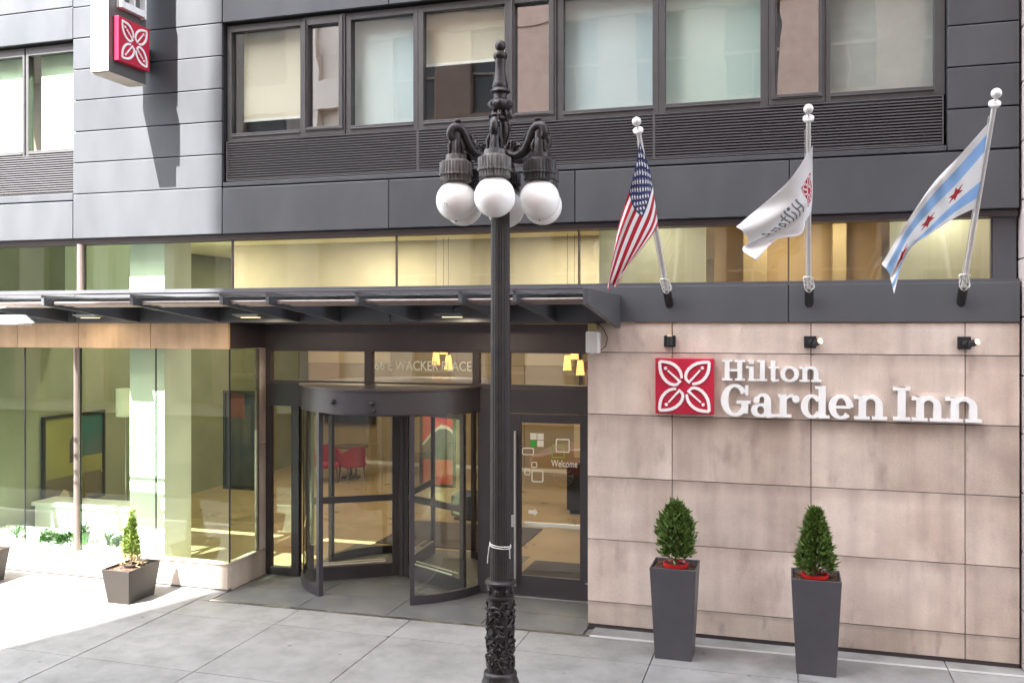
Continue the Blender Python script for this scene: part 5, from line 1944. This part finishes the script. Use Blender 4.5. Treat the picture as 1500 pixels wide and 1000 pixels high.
art('framed_picture', 'large black framed yellow and green painting behind the storefront window', (-12.28, 1.85, 0), (-12.28, 3.34, 0), 0.45, 2.05, (1, 0, 0), art1)
art('framed_picture', 'dark framed picture seen between the column and the storefront corner', (-10.05, 3.9, 0), (-9.3, 3.9, 0), 0.6, 2.42, (0, -1, 0), art2)
art('wall_painting', 'colourful red and yellow painting seen through the transom right of the lamp post', (-4.0, 6.98, 0), (-3.05, 6.98, 0), 2.35, 3.5, (0, -1, 0), art3)
art('red_banner', 'red and grey printed panel seen through the right part of the revolving door', (-7.0, 6.0, 0), (-6.25, 6.0, 0), 0.45, 2.0, (0, -1, 0), art4)
t = thing('television', 'wide dark television screen on the lobby wall behind the revolving door', 'television', (-11, 10.9, 1.3))
box('casing', 'black_metal', t, -11.75, -10.3, 10.88, 10.96, 1.05, 1.85, bevel=0.01)
box('screen', 'tv_screen', t, -11.71, -10.34, 10.873, 10.879, 1.09, 1.81)

CHR = [(-10.25, 8.25, 0.5, 'red lobby armchair left of its neighbour, seen through the revolving door'),
       (-9.75, 8.5, -2.2, 'deep red armchair in profile, seen through the revolving door'),
       (-3.25, 5.4, 0.9, 'red armchair added behind the welcome lettering for the red seen in the door glass')]  # last chair added to stand in for a red car's reflection
proto = None
for (x, y, rz, lab) in CHR:
    if proto is None:
        proto = thing('armchair', lab, 'chair', (0, 0, 0), 'red armchairs in the lobby')
        box('seat', 'fabric_red', proto, -0.29, 0.29, -0.28, 0.28, 0.36, 0.48, bevel=0.03)
        vs = MB()
        for i in range(13):
            pass
        bk = MB()
        k = 14
        vv, ff = [], []
        for i in range(k + 1):
            a = R(-20 + 220 * i / k)
            top = 0.70 + 0.20 * max(0, math.sin(a)) ** 1.5
            for rr_, zz in ((0.30, 0.40), (0.36, 0.40), (0.36, top), (0.30, top)):
                vv.append((rr_ * math.cos(a), rr_ * math.sin(a), zz))
        for i in range(k):
            for j in range(4):
                q = (j + 1) % 4
                ff.append((i * 4 + j, i * 4 + q, i * 4 + 4 + q, i * 4 + 4 + j))
        ff += [(0, 1, 2, 3), (k * 4 + 3, k * 4 + 2, k * 4 + 1, k * 4)]
        bk.add(vv, ff).build('backrest', 'fabric_red', proto, smooth=True)
        for sx_ in (-1, 1):
            for sy_ in (-1, 1):
                MB().tube([(sx_ * 0.23, sy_ * 0.22, 0.37), (sx_ * 0.26, sy_ * 0.25, 0.0)], [0.022, 0.014], 8).build('leg', 'twig', proto)
        o = proto
    else:
        o = copy_tree(proto)
        o['label'] = lab
    o.location = (x, y, 0)
    o.rotation_euler = (0, 0, rz)
    o.scale = (0.88, 0.88, 0.92)
t = thing('added_console', 'long black console added deep in the lobby as dark backing for the side door reflection', 'console', (-3.3, 6.6, 0))
box('cabinet', 'black_metal', t, -4.1, -2.75, 6.3, 6.9, 0.08, 0.95, bevel=0.01)  # dark block added so the car's reflection shows in the door glass
box('top', 'twig', t, -4.13, -2.72, 6.27, 6.93, 0.952, 0.99, bevel=0.005)
box('plinth', 'core_dark', t, -4.05, -2.8, 6.35, 6.85, 0.0, 0.078)
t = thing('round_table', 'small dark pedestal table between the red armchairs', 'table', (-10.1, 8.9, 0))
MB().lathe([(0.40, 0.72), (0.40, 0.75)], (-10.0, 8.95, 0), 32).build('top', 'twig', t, smooth=True)
MB().lathe([(0.24, 0.0), (0.24, 0.02), (0.03, 0.05), (0.03, 0.72)], (-10.0, 8.95, 0), 20).build('pedestal', 'black_metal', t, smooth=True)
t = thing('ottoman', 'navy upholstered cube ottoman right of the revolving door', 'ottoman', (-5.75, 5.4, 0))
box('cushion', 'fabric_navy', t, -6.05, -5.45, 5.15, 5.75, 0.06, 0.47, bevel=0.05)
box('plinth', 'black_metal', t, -5.99, -5.51, 5.2, 5.7, 0.0, 0.058)
t = MB().box(-3.75, -2.45, 1.25, 2.75, 0.004, 0.016).build('door_mat', 'floor_mat')
tag(t, 'black mat on the lobby floor inside the glass side door', 'mat')
t = MB().box(-6.6, -4.2, 3.1, 4.9, 0.004, 0.016).build('door_mat', 'floor_mat')
tag(t, 'dark mat on the lobby floor behind the revolving door', 'mat')

PD = [(-5.76, 4.0, 2.86, 'cluster of three warm glass pendants behind the address lettering'),
      (-3.43, 4.0, 2.80, 'cluster of three warm glass pendants right of the lamp post, above the side door')]
for (x, y, z, lab) in PD:
    t = thing('pendant_lamp', lab, 'pendant lamp', (x, y, z), 'lobby pendant clusters')
    for dx, dz, dy in ((0.0, 0.26, 0.05), (-0.10, 0.08, -0.05), (0.11, 0.0, 0.0)):
        MB().lathe([(0.072, z + dz), (0.045, z + dz + 0.24), (0.04, z + dz + 0.245), (0.066, z + dz + 0.004)], (x + dx, y + dy, 0), 20, caps=False).build('shade', 'pendant_glow', t, smooth=True)
        MB().ball((x + dx, y + dy, z + dz + 0.09), 0.034, 12, 8).build('bulb', 'lamp_warm', t, smooth=True)
        MB().tube([(x + dx, y + dy, z + dz + 0.24), (x + dx, y + dy, 5.14)], 0.004, 6).build('cord', 'black_metal', t)

CL = [(-10.3, 3.0), (-10.3, 7.0), (-6.8, 3.2), (-6.8, 7.0), (-3.4, 3.2), (-3.4, 7.0), (-9.9, 0.75), (-0.2, 1.9), (0.6, 1.6), (-1.7, 0.75), (1.72, 0.6)]  # last two are added to brighten the pale partitions behind the ribbon
CLL = ['recessed lobby downlight over the leaning picture', 'recessed lobby downlight over the red armchairs', 'recessed lobby downlight over the revolving door',
       'recessed lobby downlight deep behind the revolving door', 'recessed lobby downlight over the side door', 'recessed lobby downlight deep behind the side door',
       'recessed ceiling downlight above the window bed', 'recessed ceiling downlight behind the white flag', 'recessed ceiling downlight between the white and the pale blue flags',
       'added ceiling downlight brightening the pale partition behind the striped flag with stars', 'added ceiling downlight brightening the pale partition at the right end of the ribbon window']
for (x, y), lab in zip(CL, CLL):
    t = thing('ceiling_light', lab, 'ceiling light', (x, y, 5.13), 'recessed lobby ceiling lights')
    MB().lathe([(0.11, 5.149), (0.11, 5.135), (0.085, 5.135), (0.085, 5.145)], (x, y, 0), 24, caps=False).build('trim', 'lacquer_white', t, smooth=True)
    MB().lathe([(0.083, 5.140), (0.083, 5.146)], (x, y, 0), 24).build('lens', 'lens_warm', t)
    ld = bpy.data.lights.new('downlight', 'AREA')
    ld.shape = 'DISK'
    ld.size = 0.16
    ld.energy = 6.5 if y > 2.5 else (1.1 if y > 1 else 0.55)
    ld.color = (1.0, 0.87, 0.66) if y > 1 else (1.0, 0.94, 0.82)
    lo = bpy.data.objects.new('downlight', ld)
    C.objects.link(lo)
    lo.parent = t
    lo.location = (0, 0, -0.01)
